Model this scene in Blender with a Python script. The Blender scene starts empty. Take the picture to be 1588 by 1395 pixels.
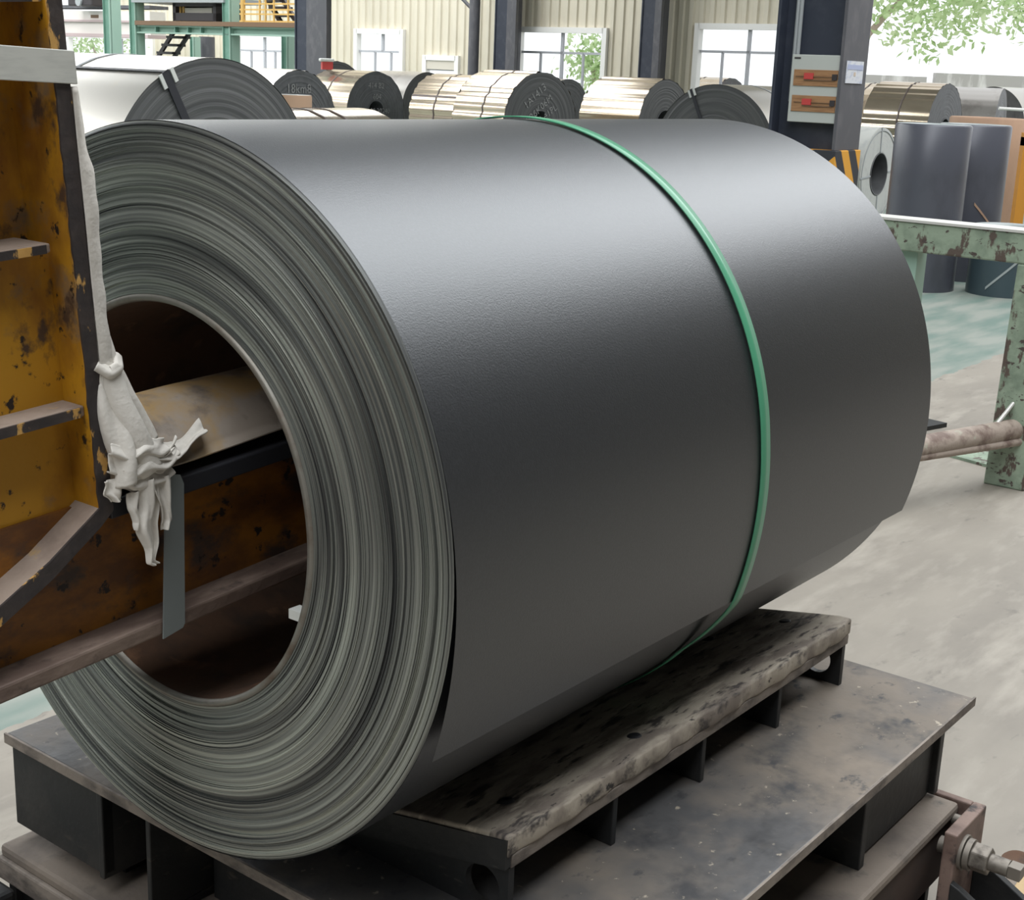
import bpy, bmesh, math, random
import numpy as np
from mathutils import Vector, Matrix
random.seed(7); rng = np.random.default_rng(7)
SC = bpy.context.scene; COL = SC.collection

# ------------------------------------------------------------------ camera
W, H = 1588.0, 1395.0
F, PITCH, ROLL = 2155.763, 0.264488, 0.039791
CAMZ = 1.5
fw = np.array([0, math.cos(PITCH), -math.sin(PITCH)]); up0 = np.array([0, math.sin(PITCH), math.cos(PITCH)]); rt0 = np.array([1.0, 0, 0])
rt = math.cos(ROLL)*rt0 + math.sin(ROLL)*up0; up = -math.sin(ROLL)*rt0 + math.cos(ROLL)*up0
cd = bpy.data.cameras.new('camera'); cam = bpy.data.objects.new('camera', cd); COL.objects.link(cam)
cd.sensor_width = 36.0; cd.sensor_fit = 'HORIZONTAL'; cd.lens = F/W*36.0; cd.clip_start = 0.05; cd.clip_end = 400
m4 = Matrix.Identity(4)
for i in range(3):
    m4[i][0], m4[i][1], m4[i][2] = rt[i], up[i], -fw[i]
m4[2][3] = CAMZ
cam.matrix_world = m4
SC.camera = cam
# ------------------------------------------------------------------ world, light, exposure
SC.view_settings.view_transform = 'Standard'; SC.view_settings.look = 'None'
SC.view_settings.gamma = 1.0; SC.view_settings.use_curve_mapping = False
SC.view_settings.exposure = 0.0
wd = bpy.data.worlds.new('world'); SC.world = wd; wd.use_nodes = True
bg = wd.node_tree.nodes['Background']; bg.inputs[0].default_value = (0.95, 0.98, 1.0, 1); bg.inputs[1].default_value = 1.3
TH = 0.9152618                       # the long axis of the coil, seen from above
DX = np.array([math.cos(TH), math.sin(TH), 0]); SX = np.array([math.sin(TH), -math.cos(TH), 0])
CX, CY = -0.4278, 1.66897            # centre of the coil's near face
def cf(u, v, z): return np.array([CX, CY, 0]) + u*DX + v*SX + np.array([0, 0, z])   # hall frame -> world
def roof_light(name, u, v, z, su, sv, power, col):
    ld = bpy.data.lights.new(name, 'AREA'); ld.shape = 'RECTANGLE'; ld.size = su; ld.size_y = sv; ld.energy = power; ld.color = col
    o = bpy.data.objects.new(name, ld); COL.objects.link(o); o.location = cf(u, v, z); o.rotation_euler = (0, 0, TH); return o
roof_light('roof_light', 5, .9, 8.85, 34, 7.0, 2950, (0.96, 0.985, 1.0))
for v_ in (-20, -30, -40): roof_light('roof_light', 10.5, v_, 8.85, 28, 3.6, 3000, (0.97, 0.99, 1.0))  # unseen roof strips added to brighten the far coils and back wall

# ------------------------------------------------------------------ geometry helpers
def ray(x, y): return fw + (x-W/2)/F*rt - (y-H/2)/F*up
def tocf(p): r = np.asarray(p, float) - np.array([CX, CY, 0]); return np.array([r@DX, r@SX, r[2]])
O3 = np.array([0, 0, CAMZ])
def at(x, y, Y): q = ray(x, y); return O3 + q*(Y/q[1])             # point seen at a pixel, at a forward distance
def at_u(x, y, u):                                                 # ... on a plane across the hall (returns u, v, z)
    q = ray(x, y); t = ((cf(u, 0, 0)-O3)@DX)/(q@DX); return tocf(O3+q*t)
def at_v(x, y, v):
    q = ray(x, y); t = ((cf(0, v, 0)-O3)@SX)/(q@SX); return tocf(O3+q*t)

class MB:
    def __init__(self, xf=None): self.v = []; self.f = []; self.xf = xf; self.sm = []
    def add(self, vs, fs, smooth=False):
        b = len(self.v); self.v += [tuple(map(float, p)) for p in vs]; self.f += [tuple(i+b for i in f) for f in fs]; self.sm += [smooth]*len(fs)
        return self
    def box(self, a, b):
        x0, y0, z0 = a; x1, y1, z1 = b
        return self.add([(x0,y0,z0),(x1,y0,z0),(x1,y1,z0),(x0,y1,z0),(x0,y0,z1),(x1,y0,z1),(x1,y1,z1),(x0,y1,z1)],
                 [(0,3,2,1),(4,5,6,7),(0,1,5,4),(1,2,6,5),(2,3,7,6),(3,0,4,7)])
    def hexa(self, bot, top):
        return self.add(list(bot)+list(top), [(0,3,2,1),(4,5,6,7),(0,1,5,4),(1,2,6,5),(2,3,7,6),(3,0,4,7)])
    def prism(self, poly, fa, fb):      # poly: 2d points; fa, fb map a 2d point to the two end planes
        n = len(poly); vs = [fa(*p) for p in poly]+[fb(*p) for p in poly]
        fs = [tuple(range(n))[::-1], tuple(range(n, 2*n))]+[(i, (i+1) % n, n+(i+1) % n, n+i) for i in range(n)]
        return self.add(vs, fs)
    def tube(self, pts, r, n=10, cap=True, smooth=True):
        pts = [np.array(p, float) for p in pts]; k = len(pts); rs = r if hasattr(r, '__len__') else [r]*k
        vs = []; fs = []
        t0 = pts[1]-pts[0]; t0 /= np.linalg.norm(t0)
        a = np.cross(t0, [0, 0, 1.0]);  a = np.cross(t0, [0, 1.0, 0]) if np.linalg.norm(a) < 1e-3 else a
        a /= np.linalg.norm(a)
        for i, p in enumerate(pts):
            t = pts[min(i+1, k-1)]-pts[max(i-1, 0)]; t /= np.linalg.norm(t); a = a-(a@t)*t; a /= np.linalg.norm(a); b = np.cross(t, a)
            for j in range(n):
                q = 2*math.pi*j/n; vs.append(p+rs[i]*(math.cos(q)*a+math.sin(q)*b))
        for i in range(k-1):
            for j in range(n): fs.append((i*n+j, i*n+(j+1) % n, (i+1)*n+(j+1) % n, (i+1)*n+j))
        self.add(vs, fs, smooth)
        if cap:
            self.add(vs[:n], [tuple(range(n))[::-1]]); self.add(vs[-n:], [tuple(range(n))])
        return self
    def cyl(self, p0, p1, r, n=24, cap=True): return self.tube([p0, p1], r, n, cap)
    def lathe(self, prof, n, fn, closed=False, smooth=True):   # prof: (axial, radius); fn(axial, radius, angle) -> point
        k = len(prof); vs = [fn(a, r, 2*math.pi*j/n) for (a, r) in prof for j in range(n)]; fs = []
        for i in range(k if closed else k-1):
            i2 = (i+1) % k
            for j in range(n): fs.append((i*n+j, i*n+(j+1) % n, i2*n+(j+1) % n, i2*n+j))
        return self.add(vs, fs, smooth)
    def holed(self, lo, hi, c, r, fa, fb, n=24):               # rectangular plate with a round hole
        def edge(q):
            dx, dy = math.cos(q), math.sin(q); t = 1e9
            if dx > 1e-9: t = min(t, (hi[0]-c[0])/dx)
            if dx < -1e-9: t = min(t, (lo[0]-c[0])/dx)
            if dy > 1e-9: t = min(t, (hi[1]-c[1])/dy)
            if dy < -1e-9: t = min(t, (lo[1]-c[1])/dy)
            return (c[0]+t*dx, c[1]+t*dy)
        qs = [2*math.pi*j/n for j in range(n)]
        qs += [math.atan2(y-c[1], x-c[0]) % (2*math.pi) for x in (lo[0], hi[0]) for y in (lo[1], hi[1])]
        qs = sorted(qs); m = len(qs)
        inn = [(c[0]+r*math.cos(q), c[1]+r*math.sin(q)) for q in qs]; out = [edge(q) for q in qs]
        vs = [fa(*p) for p in out]+[fa(*p) for p in inn]+[fb(*p) for p in out]+[fb(*p) for p in inn]; fs = []
        for j in range(m):
            k = (j+1) % m
            fs += [(j, k, m+k, m+j), (2*m+j, 3*m+j, 3*m+k, 2*m+k), (j, 2*m+j, 2*m+k, k), (m+j, m+k, 3*m+k, 3*m+j)]
        return self.add(vs, fs)
    def build(self, name, mat, parent=None, bevel=0, sub=0, solid=0):
        vs = self.v if self.xf is None else [self.xf(*p) for p in self.v]
        me = bpy.data.meshes.new(name); me.from_pydata([tuple(map(float, p)) for p in vs], [], self.f)
        me.polygons.foreach_set('use_smooth', self.sm); me.update()
        b = bmesh.new(); b.from_mesh(me); bmesh.ops.recalc_face_normals(b, faces=b.faces); b.to_mesh(me); b.free()
        o = bpy.data.objects.new(name, me); COL.objects.link(o); me.materials.append(mat)
        if parent: o.parent = parent
        if solid: md = o.modifiers.new('solid', 'SOLIDIFY'); md.thickness = solid; md.offset = 0
        if sub: md = o.modifiers.new('sub', 'SUBSURF'); md.levels = sub; md.render_levels = sub
        if bevel: md = o.modifiers.new('bevel', 'BEVEL'); md.width = bevel; md.segments = 2; md.limit_method = 'ANGLE'; md.angle_limit = math.radians(40)
        return o
def tag(o, label=None, cat=None, group=None, kind=None):
    if label: o['label'] = label
    if cat: o['category'] = cat
    if group: o['group'] = group
    if kind: o['kind'] = kind
    return o
def thing(name, label, cat, loc, rz=0.0, group=None):
    o = bpy.data.objects.new(name, None); COL.objects.link(o); o.location = tuple(map(float, loc)); o.rotation_euler = (0, 0, rz); o.empty_display_size = .1
    return tag(o, label, cat, group)
def hall(name, label, cat, u, v, z, group=None):                 # a thing whose parts are given in the hall frame
    o = thing(name, label, cat, cf(u, v, z), TH, group)
    return o, (lambda a, b, c: (a-u, -(b-v), c-z))
GX = lambda a, b, c: tuple(cf(a, b, c))

# ------------------------------------------------------------------ materials
def mat(name, col, rough=.5, metal=0.0, layers=(), bump=0.0, bscale=60, spec=.5, bstretch=(1, 1, 1), rvar=0.0):
    m = bpy.data.materials.new(name); m.use_nodes = True; nt = m.node_tree; N = nt.nodes; Lk = nt.links
    p = N['Principled BSDF']; p.inputs['Roughness'].default_value = rough; p.inputs['Metallic'].default_value = metal
    p.inputs['Specular IOR Level'].default_value = spec; p.inputs['Base Color'].default_value = (*col, 1)
    tc = N.new('ShaderNodeTexCoord'); prev = None
    for i, (c2, sc, lo, hi, st) in enumerate(layers):
        mp = N.new('ShaderNodeMapping'); mp.inputs['Scale'].default_value = st; mp.inputs['Location'].default_value = (i*3.7, i*1.3, i*2.1); Lk.new(tc.outputs['Object'], mp.inputs[0])
        nz = N.new('ShaderNodeTexNoise'); nz.inputs['Scale'].default_value = sc; nz.inputs['Detail'].default_value = 6; nz.inputs['Roughness'].default_value = .6; Lk.new(mp.outputs[0], nz.inputs['Vector'])
        mr = N.new('ShaderNodeMapRange'); mr.inputs['From Min'].default_value = lo; mr.inputs['From Max'].default_value = hi; Lk.new(nz.outputs[0], mr.inputs['Value'])
        mx = N.new('ShaderNodeMix'); mx.data_type = 'RGBA'; Lk.new(mr.outputs[0], mx.inputs['Factor'])
        if prev: Lk.new(prev, mx.inputs['A'])
        else: mx.inputs['A'].default_value = (*col, 1)
        mx.inputs['B'].default_value = (*c2, 1); prev = mx.outputs['Result']
        if rvar and i == 0:
            ra = N.new('ShaderNodeMapRange'); ra.inputs['To Min'].default_value = rough; ra.inputs['To Max'].default_value = rough+rvar; Lk.new(mr.outputs[0], ra.inputs['Value']); Lk.new(ra.outputs[0], p.inputs['Roughness'])
    if prev: Lk.new(prev, p.inputs['Base Color'])
    if bump:
        mp = N.new('ShaderNodeMapping'); mp.inputs['Scale'].default_value = bstretch; Lk.new(tc.outputs['Object'], mp.inputs[0])
        nz = N.new('ShaderNodeTexNoise'); nz.inputs['Scale'].default_value = bscale; nz.inputs['Detail'].default_value = 4; Lk.new(mp.outputs[0], nz.inputs['Vector'])
        bp = N.new('ShaderNodeBump'); bp.inputs['Strength'].default_value = bump; bp.inputs['Distance'].default_value = .01; Lk.new(nz.outputs[0], bp.inputs['Height']); Lk.new(bp.outputs[0], p.inputs['Normal'])
    return m
ONE = (1, 1, 1)
def face_mat(name, c0, c1, c2, k, cy=0.0, cz=0.0, rough=.5, metal=.0):
    """edge of the wound strip: rings of uneven tone about the axis (local y, z)"""
    m = mat(name, c0, rough, metal); nt = m.node_tree; N = nt.nodes; Lk = nt.links; p = N['Principled BSDF']
    tc = N.new('ShaderNodeTexCoord'); sp = N.new('ShaderNodeSeparateXYZ'); Lk.new(tc.outputs['Object'], sp.inputs[0])
    def ma(op, a, b=None):
        n = N.new('ShaderNodeMath'); n.operation = op
        for i, s in enumerate((a, b)):
            if s is None: continue
            if isinstance(s, (int, float)): n.inputs[i].default_value = s
            else: Lk.new(s, n.inputs[i])
        return n.outputs[0]
    y = ma('SUBTRACT', sp.outputs[1], cy); z = ma('SUBTRACT', sp.outputs[2], cz)
    r = ma('SQRT', ma('ADD', ma('MULTIPLY', y, y), ma('MULTIPLY', z, z)))
    cy_ = ma('DIVIDE', y, r); cz_ = ma('DIVIDE', z, r)
    def rings(scale, ang, detail):
        cb = N.new('ShaderNodeCombineXYZ'); Lk.new(ma('MULTIPLY', r, scale), cb.inputs[0]); Lk.new(ma('MULTIPLY', cy_, ang), cb.inputs[1]); Lk.new(ma('MULTIPLY', cz_, ang), cb.inputs[2])
        nz = N.new('ShaderNodeTexNoise'); nz.inputs['Scale'].default_value = 1; nz.inputs['Detail'].default_value = detail; Lk.new(cb.outputs[0], nz.inputs['Vector']); return nz.outputs[0]
    a = rings(k, .5, 2); b = rings(k*3.6, .9, 1); c = rings(k*.45, .4, 2); e = rings(k*1.5, 7.0, 1)
    f = ma('ADD', ma('ADD', ma('MULTIPLY', a, .42), ma('MULTIPLY', b, .40)), ma('ADD', ma('MULTIPLY', c, .18), 0.0))
    cr = N.new('ShaderNodeValToRGB'); Lk.new(f, cr.inputs[0]); el = cr.color_ramp.elements
    el[0].position = .40; el[0].color = (*c1, 1); el[1].position = .66; el[1].color = (*c2, 1); x = el.new(.5); x.color = (*c0, 1)
    Lk.new(cr.outputs[0], p.inputs['Base Color'])
    bp = N.new('ShaderNodeBump'); bp.inputs['Strength'].default_value = .35; bp.inputs['Distance'].default_value = .002; Lk.new(f, bp.inputs['Height']); Lk.new(bp.outputs[0], p.inputs['Normal'])
    return m
def stripe_mat(name, ca, cb, freq, vec, rough=.6):
    m = mat(name, ca, rough); nt = m.node_tree; N = nt.nodes; Lk = nt.links; p = N['Principled BSDF']
    tc = N.new('ShaderNodeTexCoord'); d = N.new('ShaderNodeVectorMath'); d.operation = 'DOT_PRODUCT'; d.inputs[1].default_value = vec; Lk.new(tc.outputs['Object'], d.inputs[0])
    q = N.new('ShaderNodeMath'); q.operation = 'MULTIPLY'; q.inputs[1].default_value = freq; Lk.new(d.outputs['Value'], q.inputs[0])
    fr = N.new('ShaderNodeMath'); fr.operation = 'FRACT'; Lk.new(q.outputs[0], fr.inputs[0]); g = N.new('ShaderNodeMath'); g.operation = 'GREATER_THAN'; g.inputs[1].default_value = .5; Lk.new(fr.outputs[0], g.inputs[0])
    mx = N.new('ShaderNodeMix'); mx.data_type = 'RGBA'; mx.inputs['A'].default_value = (*ca, 1); mx.inputs['B'].default_value = (*cb, 1); Lk.new(g.outputs[0], mx.inputs['Factor']); Lk.new(mx.outputs['Result'], p.inputs['Base Color'])
    return m
def floor_mat():
    m = mat('concrete_floor', (.245, .220, .185), .62, layers=[((.19, .17, .144), 1.1, .42, .66, (1, 2.5, 1)), ((.295, .268, .228), 2.6, .5, .7, (1, 3.5, 1)), ((.13, .117, .10), 7, .62, .75, (1, 2, 1))], bump=.08, bscale=25)
    nt = m.node_tree; N = nt.nodes; Lk = nt.links; p = N['Principled BSDF']; src = p.inputs['Base Color'].links[0].from_socket
    tc = N.new('ShaderNodeTexCoord'); sp = N.new('ShaderNodeSeparateXYZ'); Lk.new(tc.outputs['Object'], sp.inputs[0])
    nz = N.new('ShaderNodeTexNoise'); nz.inputs['Scale'].default_value = 6; nz.inputs['Detail'].default_value = 5; Lk.new(tc.outputs['Object'], nz.inputs['Vector'])
    a = N.new('ShaderNodeMath'); a.operation = 'MULTIPLY_ADD'; a.inputs[1].default_value = .12; Lk.new(nz.outputs[0], a.inputs[0]); Lk.new(sp.outputs[1], a.inputs[2])
    g = N.new('ShaderNodeMath'); g.operation = 'GREATER_THAN'; g.inputs[1].default_value = 1.39; Lk.new(a.outputs[0], g.inputs[0])
    mp = N.new('ShaderNodeMapping'); mp.inputs['Scale'].default_value = (1, 4, 1); mp.inputs['Rotation'].default_value = (0, 0, .9); Lk.new(tc.outputs['Object'], mp.inputs[0])
    n2 = N.new('ShaderNodeTexNoise'); n2.inputs['Scale'].default_value = 1.6; n2.inputs['Detail'].default_value = 7; Lk.new(mp.outputs[0], n2.inputs['Vector'])
    cr = N.new('ShaderNodeValToRGB'); Lk.new(n2.outputs[0], cr.inputs[0]); e = cr.color_ramp.elements
    e[0].position = .36; e[0].color = (.125, .18, .155, 1); e[1].position = .62; e[1].color = (.235, .255, .225, 1)
    mx = N.new('ShaderNodeMix'); mx.data_type = 'RGBA'; Lk.new(g.outputs[0], mx.inputs['Factor']); Lk.new(src, mx.inputs['A']); Lk.new(cr.outputs[0], mx.inputs['B']); Lk.new(mx.outputs['Result'], p.inputs['Base Color'])
    return m
def glass_mat():
    m = bpy.data.materials.new('window_glass'); m.use_nodes = True; nt = m.node_tree; N = nt.nodes; Lk = nt.links
    N.remove(N['Principled BSDF']); t = N.new('ShaderNodeBsdfTransparent'); t.inputs[0].default_value = (.99, 1, 1, 1); g = N.new('ShaderNodeBsdfGlossy'); g.inputs['Roughness'].default_value = .05
    x = N.new('ShaderNodeMixShader'); x.inputs[0].default_value = .04; Lk.new(t.outputs[0], x.inputs[1]); Lk.new(g.outputs[0], x.inputs[2]); Lk.new(x.outputs[0], N['Material Output'].inputs[0]); return m

M = {}
M['floor'] = floor_mat()
M['coil_paint'] = mat('dark_coated_steel', (.006, .0065, .008), .40, .0, layers=[((.012, .0125, .015), 260, .45, .62, ONE)], bump=.07, bscale=450, spec=1.0)
M['coil_paint'].node_tree.nodes['Principled BSDF'].inputs['IOR'].default_value = 1.58
M['coil_paint'].node_tree.nodes['Principled BSDF'].inputs['Specular Tint'].default_value = (.93, .965, 1.0, 1)
M['coil_edge'] = face_mat('coil_strip_edges', (.21, .22, .205), (.075, .078, .078), (.46, .48, .43), 95, .0035, .4685, .42, .65)
M['core'] = mat('core_steel', (.20, .19, .165), .45, .4, layers=[((.11, .075, .05), 14, .5, .7, ONE)])
M['bore'] = mat('rusty_bore', (.085, .042, .022), .85, 0, layers=[((.04, .024, .016), 9, .45, .65, ONE), ((.22, .11, .055), 20, .6, .8, ONE)], bump=.1)
M['green_strap'] = mat('green_plastic_strap', (.07, .28, .16), .32, 0, spec=.6)
RUST = (.055, .038, .03); DUST = (.33, .26, .21)
M['hook_yellow'] = mat('worn_yellow_paint', (.48, .235, .012), .5, 0, layers=[((.20, .075, .010), 6, .44, .60, (1, 1, .6)), ((.20, .13, .07), 11, .56, .66, ONE), ((.07, .04, .024), 21, .57, .66, (1, 1, .7)), ((.02, .013, .011), 44, .62, .66, (1, 1, .8))], bump=.1, bscale=30)
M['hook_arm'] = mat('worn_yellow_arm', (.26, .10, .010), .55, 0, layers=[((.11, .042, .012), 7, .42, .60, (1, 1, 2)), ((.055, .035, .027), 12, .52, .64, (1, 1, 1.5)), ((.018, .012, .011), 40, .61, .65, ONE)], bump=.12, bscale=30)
M['hook_edge'] = mat('dark_worn_flange_edge', (.045, .038, .038), .55, .2, layers=[((.075, .06, .055), 30, .45, .7, ONE), ((.62, .36, .11), 26, .575, .60, (1, 1, .45))], bump=.2, bscale=50)
M['hook_ledge'] = mat('dusty_ledge', (.30, .235, .19), .75, 0, layers=[((.20, .15, .12), 14, .45, .68, ONE), ((.42, .27, .11), 26, .64, .76, ONE)], bump=.15)
M['hook_bottom'] = mat('rusty_bottom_flange', (.11, .075, .06), .65, 0, layers=[((.21, .155, .125), 8, .45, .65, (1, 4, 4)), ((.05, .035, .03), 25, .56, .7, ONE)], bump=.2)
M['cover'] = mat('worn_cover_pad', (.33, .28, .235), .7, 0, layers=[((.38, .25, .11), 7, .48, .60, ONE), ((.17, .14, .12), 11, .50, .62, ONE), ((.05, .04, .035), 40, .70, .76, (1, 3, 1))], bump=.15, bscale=35)
M['black'] = mat('black_gap', (.02, .021, .026), .5)
M['cloth'] = mat('white_felt_cloth', (.66, .63, .58), .95, 0, layers=[((.50, .47, .43), 10, .5, .72, ONE)], bump=.12, bscale=160, spec=.1)
M['white_band'] = mat('white_strap', (.60, .61, .57), .6, 0, layers=[((.50, .51, .48), 22, .45, .7, (1, 1, 6))])
M['grey_band'] = mat('grey_strap', (.165, .185, .185), .55)
M['plank'] = mat('worn_saddle_pad', (.40, .35, .285), .8, 0, layers=[((.22, .185, .155), 7, .46, .58, (1, 3.5, 1)), ((.07, .06, .055), 15, .55, .63, (.8, 3, 1)), ((.60, .53, .43), 10, .58, .68, (.6, 3, 1)), ((.04, .035, .033), 40, .63, .67, (.5, 2.5, 1))], bump=.5, bscale=14, bstretch=(1, 2.5, 1))
M['saddle_edge'] = mat('saddle_edge_steel', (.23, .195, .165), .7, .1, layers=[((.10, .085, .075), 15, .45, .65, (1, 1, 2))], bump=.2)
M['dark_steel'] = mat('dark_painted_steel', (.016, .017, .018), .55, .1, layers=[((.034, .032, .030), 7, .5, .7, ONE), ((.075, .064, .052), 18, .63, .75, (1, 1, 3))], bump=.1)
M['table_top'] = mat('scuffed_table_plate', (.085, .084, .086), .48, .2, layers=[((.165, .14, .115), 2.6, .44, .62, ONE), ((.05, .05, .053), 9, .5, .66, ONE), ((.34, .30, .24), 48, .655, .70, ONE), ((.21, .175, .14), 1.9, .54, .66, ONE), ((.05, .05, .053), 22, .60, .70, (1, 1.5, 1))], bump=.12, bscale=50, rvar=.2)
M['frame_top'] = mat('dusty_frame_plate', (.20, .165, .135), .75, 0, layers=[((.11, .092, .08), 5, .45, .65, (1, 1, 1)), ((.09, .08, .07), 13, .58, .7, ONE)], bump=.15)
M['red_steel'] = mat('red_oxide_steel', (.21, .145, .12), .7, 0, layers=[((.09, .055, .045), 9, .45, .62, ONE), ((.03, .025, .024), 20, .58, .68, ONE)], bump=.1)
M['bolt'] = mat('bolt_steel', (.20, .18, .155), .5, .5, layers=[((.09, .078, .066), 25, .5, .65, ONE)])
M['rack_green'] = mat('worn_green_paint', (.25, .315, .235), .6, 0, layers=[((.16, .21, .155), 8, .45, .62, ONE), ((.085, .062, .05), 14, .545, .585, (1, 1, .5)), ((.06, .043, .038), 42, .60, .64, (1, .5, 1))], bump=.15)
M['rack_rust'] = mat('rusty_green_pipe', (.34, .28, .235), .65, 0, layers=[((.17, .12, .10), 9, .47, .60, (1, 1, 1)), ((.37, .40, .31), 16, .60, .7, ONE)], bump=.2)
M['rack_top'] = mat('worn_bare_edge', (.62, .61, .58), .4, .3)
M['silver'] = mat('bright_steel_sheet', (.55, .525, .48), .30, .85, layers=[((.60, .54, .44), 1.3, .5, .7, (1, .3, .3))])
M['tan_reflect'] = mat('galvanised_tan_reflection', (.58, .49, .375), .20, .82, layers=[((.46, .38, .285), 3.0, .45, .7, (.4, 1, 1))])  # bare galvanised sheet; tan wall reflection put into its base colour
M['greysheet'] = mat('grey_sheet', (.50, .475, .45), .32, .7, layers=[((.40, .37, .35), 3, .5, .65, ONE)])
M['white_wrap'] = mat('white_wrapping', (.58, .59, .56), .5, .1, layers=[((.45, .47, .46), 5, .5, .7, ONE)])
M['bg_face'] = face_mat('coil_end_rings', (.075, .077, .078), (.055, .056, .058), (.115, .115, .112), 60, 0, .75, .5)
M['bg_face_grey'] = mat('grey_coil_end', (.10, .103, .108), .5, .1, layers=[((.075, .077, .08), 6, .45, .65, ONE)])
M['bg_face_white'] = mat('white_coil_end', (.50, .51, .49), .5, .2, layers=[((.42, .43, .42), 8, .5, .7, ONE)])
M['strap_dark'] = mat('dark_strap', (.10, .075, .065), .5)
M['strap_black'] = mat('black_strap', (.025, .026, .032), .45)
M['chalk'] = mat('chalk', (.30, .30, .295), .9, 0, layers=[((.11, .11, .11), 30, .5, .6, ONE)])
M['kraft'] = mat('kraft_board', (.40, .255, .17), .75, 0, layers=[((.34, .215, .145), 4, .45, .7, (1, 1, .4))])
M['film'] = mat('dark_film_wrap', (.085, .088, .108), .36, .1, layers=[((.055, .058, .07), 2.4, .45, .66, (1, 1, .5)), ((.12, .115, .13), 4.5, .6, .75, (1, 1, .35))], bump=.12, bscale=5)
M['teal_film'] = mat('teal_film_wrap', (.05, .075, .088), .36, .1, layers=[((.085, .10, .11), 3, .5, .7, ONE)])
M['film_edge'] = mat('film_top', (.33, .36, .36), .5)
M['orange'] = mat('orange_paint', (.55, .24, .03), .5)
M['navy'] = mat('column_navy', (.028, .034, .052), .5, 0, layers=[((.045, .052, .07), 5, .5, .7, ONE)])
M['col_grey'] = mat('column_grey', (.085, .085, .095), .55, 0, layers=[((.125, .12, .13), 6, .5, .7, (1, 1, .5))])  # greyer than the navy web; used on one flange of each column
M['hazard'] = stripe_mat('hazard_stripes', (.70, .33, .035), (.03, .032, .04), 3.6, (1.0, .55, .62))
M['box_grey'] = mat('cabinet_grey', (.46, .48, .45), .5)
M['amber'] = mat('amber_door_plastic', (.36, .20, .10), .3, 0, layers=[((.25, .13, .065), 12, .45, .65, (1, .5, 5))])
M['red'] = mat('red_switch', (.50, .055, .05), .5)
M['brownbar'] = mat('brown_rail', (.17, .10, .055), .5)
M['card'] = mat('white_card', (.62, .63, .66), .5, 0, layers=[((.45, .48, .58), 12, .5, .62, (1, 1, 2))])
M['pipe'] = mat('grey_conduit', (.33, .35, .36), .45)
M['wall'] = mat('cream_corrugated_sheet', (.66, .61, .49), .55, 0, layers=[((.56, .515, .41), 1.2, .5, .7, (1, 1, .3))])
M['trim'] = mat('white_window_frame', (.82, .81, .78), .5)
M['mullion'] = mat('window_mullion', (.42, .43, .46), .5)
M['glass'] = glass_mat()
M['roof'] = mat('roof_sheet', (.26, .265, .275), .6)
M['side_wall'] = mat('side_wall_sheet', (.10, .10, .10), .7)
M['g_shade'] = mat('shaded_green_steel', (.13, .26, .20), .5, 0, layers=[((.19, .33, .265), 3, .5, .7, ONE)])  # shade painted into the web and left-hand faces of the green posts
M['g_light'] = mat('pale_lit_green_steel', (.30, .44, .365), .5)  # lit copy for right-hand post faces; also the pale beams and rack post
M['y_rail'] = mat('yellow_rail', (.62, .38, .11), .5)
M['machine'] = mat('dark_machine', (.035, .03, .032), .5)
M['cream'] = mat('cream_panel', (.60, .56, .48), .5)
M['crane'] = mat('white_girder', (.68, .64, .60), .5)
M['out_ground'] = mat('bright_yard', (.72, .71, .68), .8)
M['yard_wall'] = mat('yard_wall_grey', (.46, .45, .43), .8, 0, layers=[((.75, .74, .72), 1.6, .5, .62, (1, 1, .2))])
M['leaf'] = mat('tree_leaves', (.42, .58, .27), .6, 0, layers=[((.62, .74, .45), .6, .4, .6, ONE)])
M['bark'] = mat('tree_bark', (.42, .34, .29), .8)
M['wood'] = mat('timber', (.42, .30, .16), .75, 0, layers=[((.30, .20, .10), 10, .5, .7, (.3, 3, 3))])
M['cardboard'] = mat('brown_roll', (.44, .29, .19), .7)

# ================================================================== the setting
UW = 25.25                                # the long back wall stands across the hall at this u
fo = MB(lambda a, b, c: (a, -b, c)).add([(-25, -60, 0), (UW, -60, 0), (UW, 25, 0), (-25, 25, 0)], [(0, 1, 2, 3)]).build('floor', M['floor'])
fo.location = cf(0, 0, 0); fo.rotation_euler = (0, 0, TH); tag(fo, kind='structure')
yd = MB(lambda a, b, c: (a, -b, c)).add([(UW, -90, -.05), (120, -90, -.05), (120, 60, -.05), (UW, 60, -.05)], [(0, 1, 2, 3)]).build('ground', M['out_ground'])
yd.location = cf(0, 0, 0); yd.rotation_euler = (0, 0, TH); tag(yd, kind='structure')
cl = MB(GX)
for v0, v1 in ((-60, -41.8), (-38.2, -31.8), (-28.2, -21.8), (-18.2, -2.6), (4.4, 25)): cl.box((-25, v0, 9), (UW+.5, v1, 9.15))
tag(cl.build('ceiling', M['roof']), kind='structure')
tag(MB(GX).box((-25.3, -60, 0), (-25, 25, 9)).build('wall_rear', M['side_wall']), kind='structure')
tag(MB(GX).box((-25, 11.5, 0), (UW, 11.8, 9)).build('wall_right', M['side_wall']), kind='structure')

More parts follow.
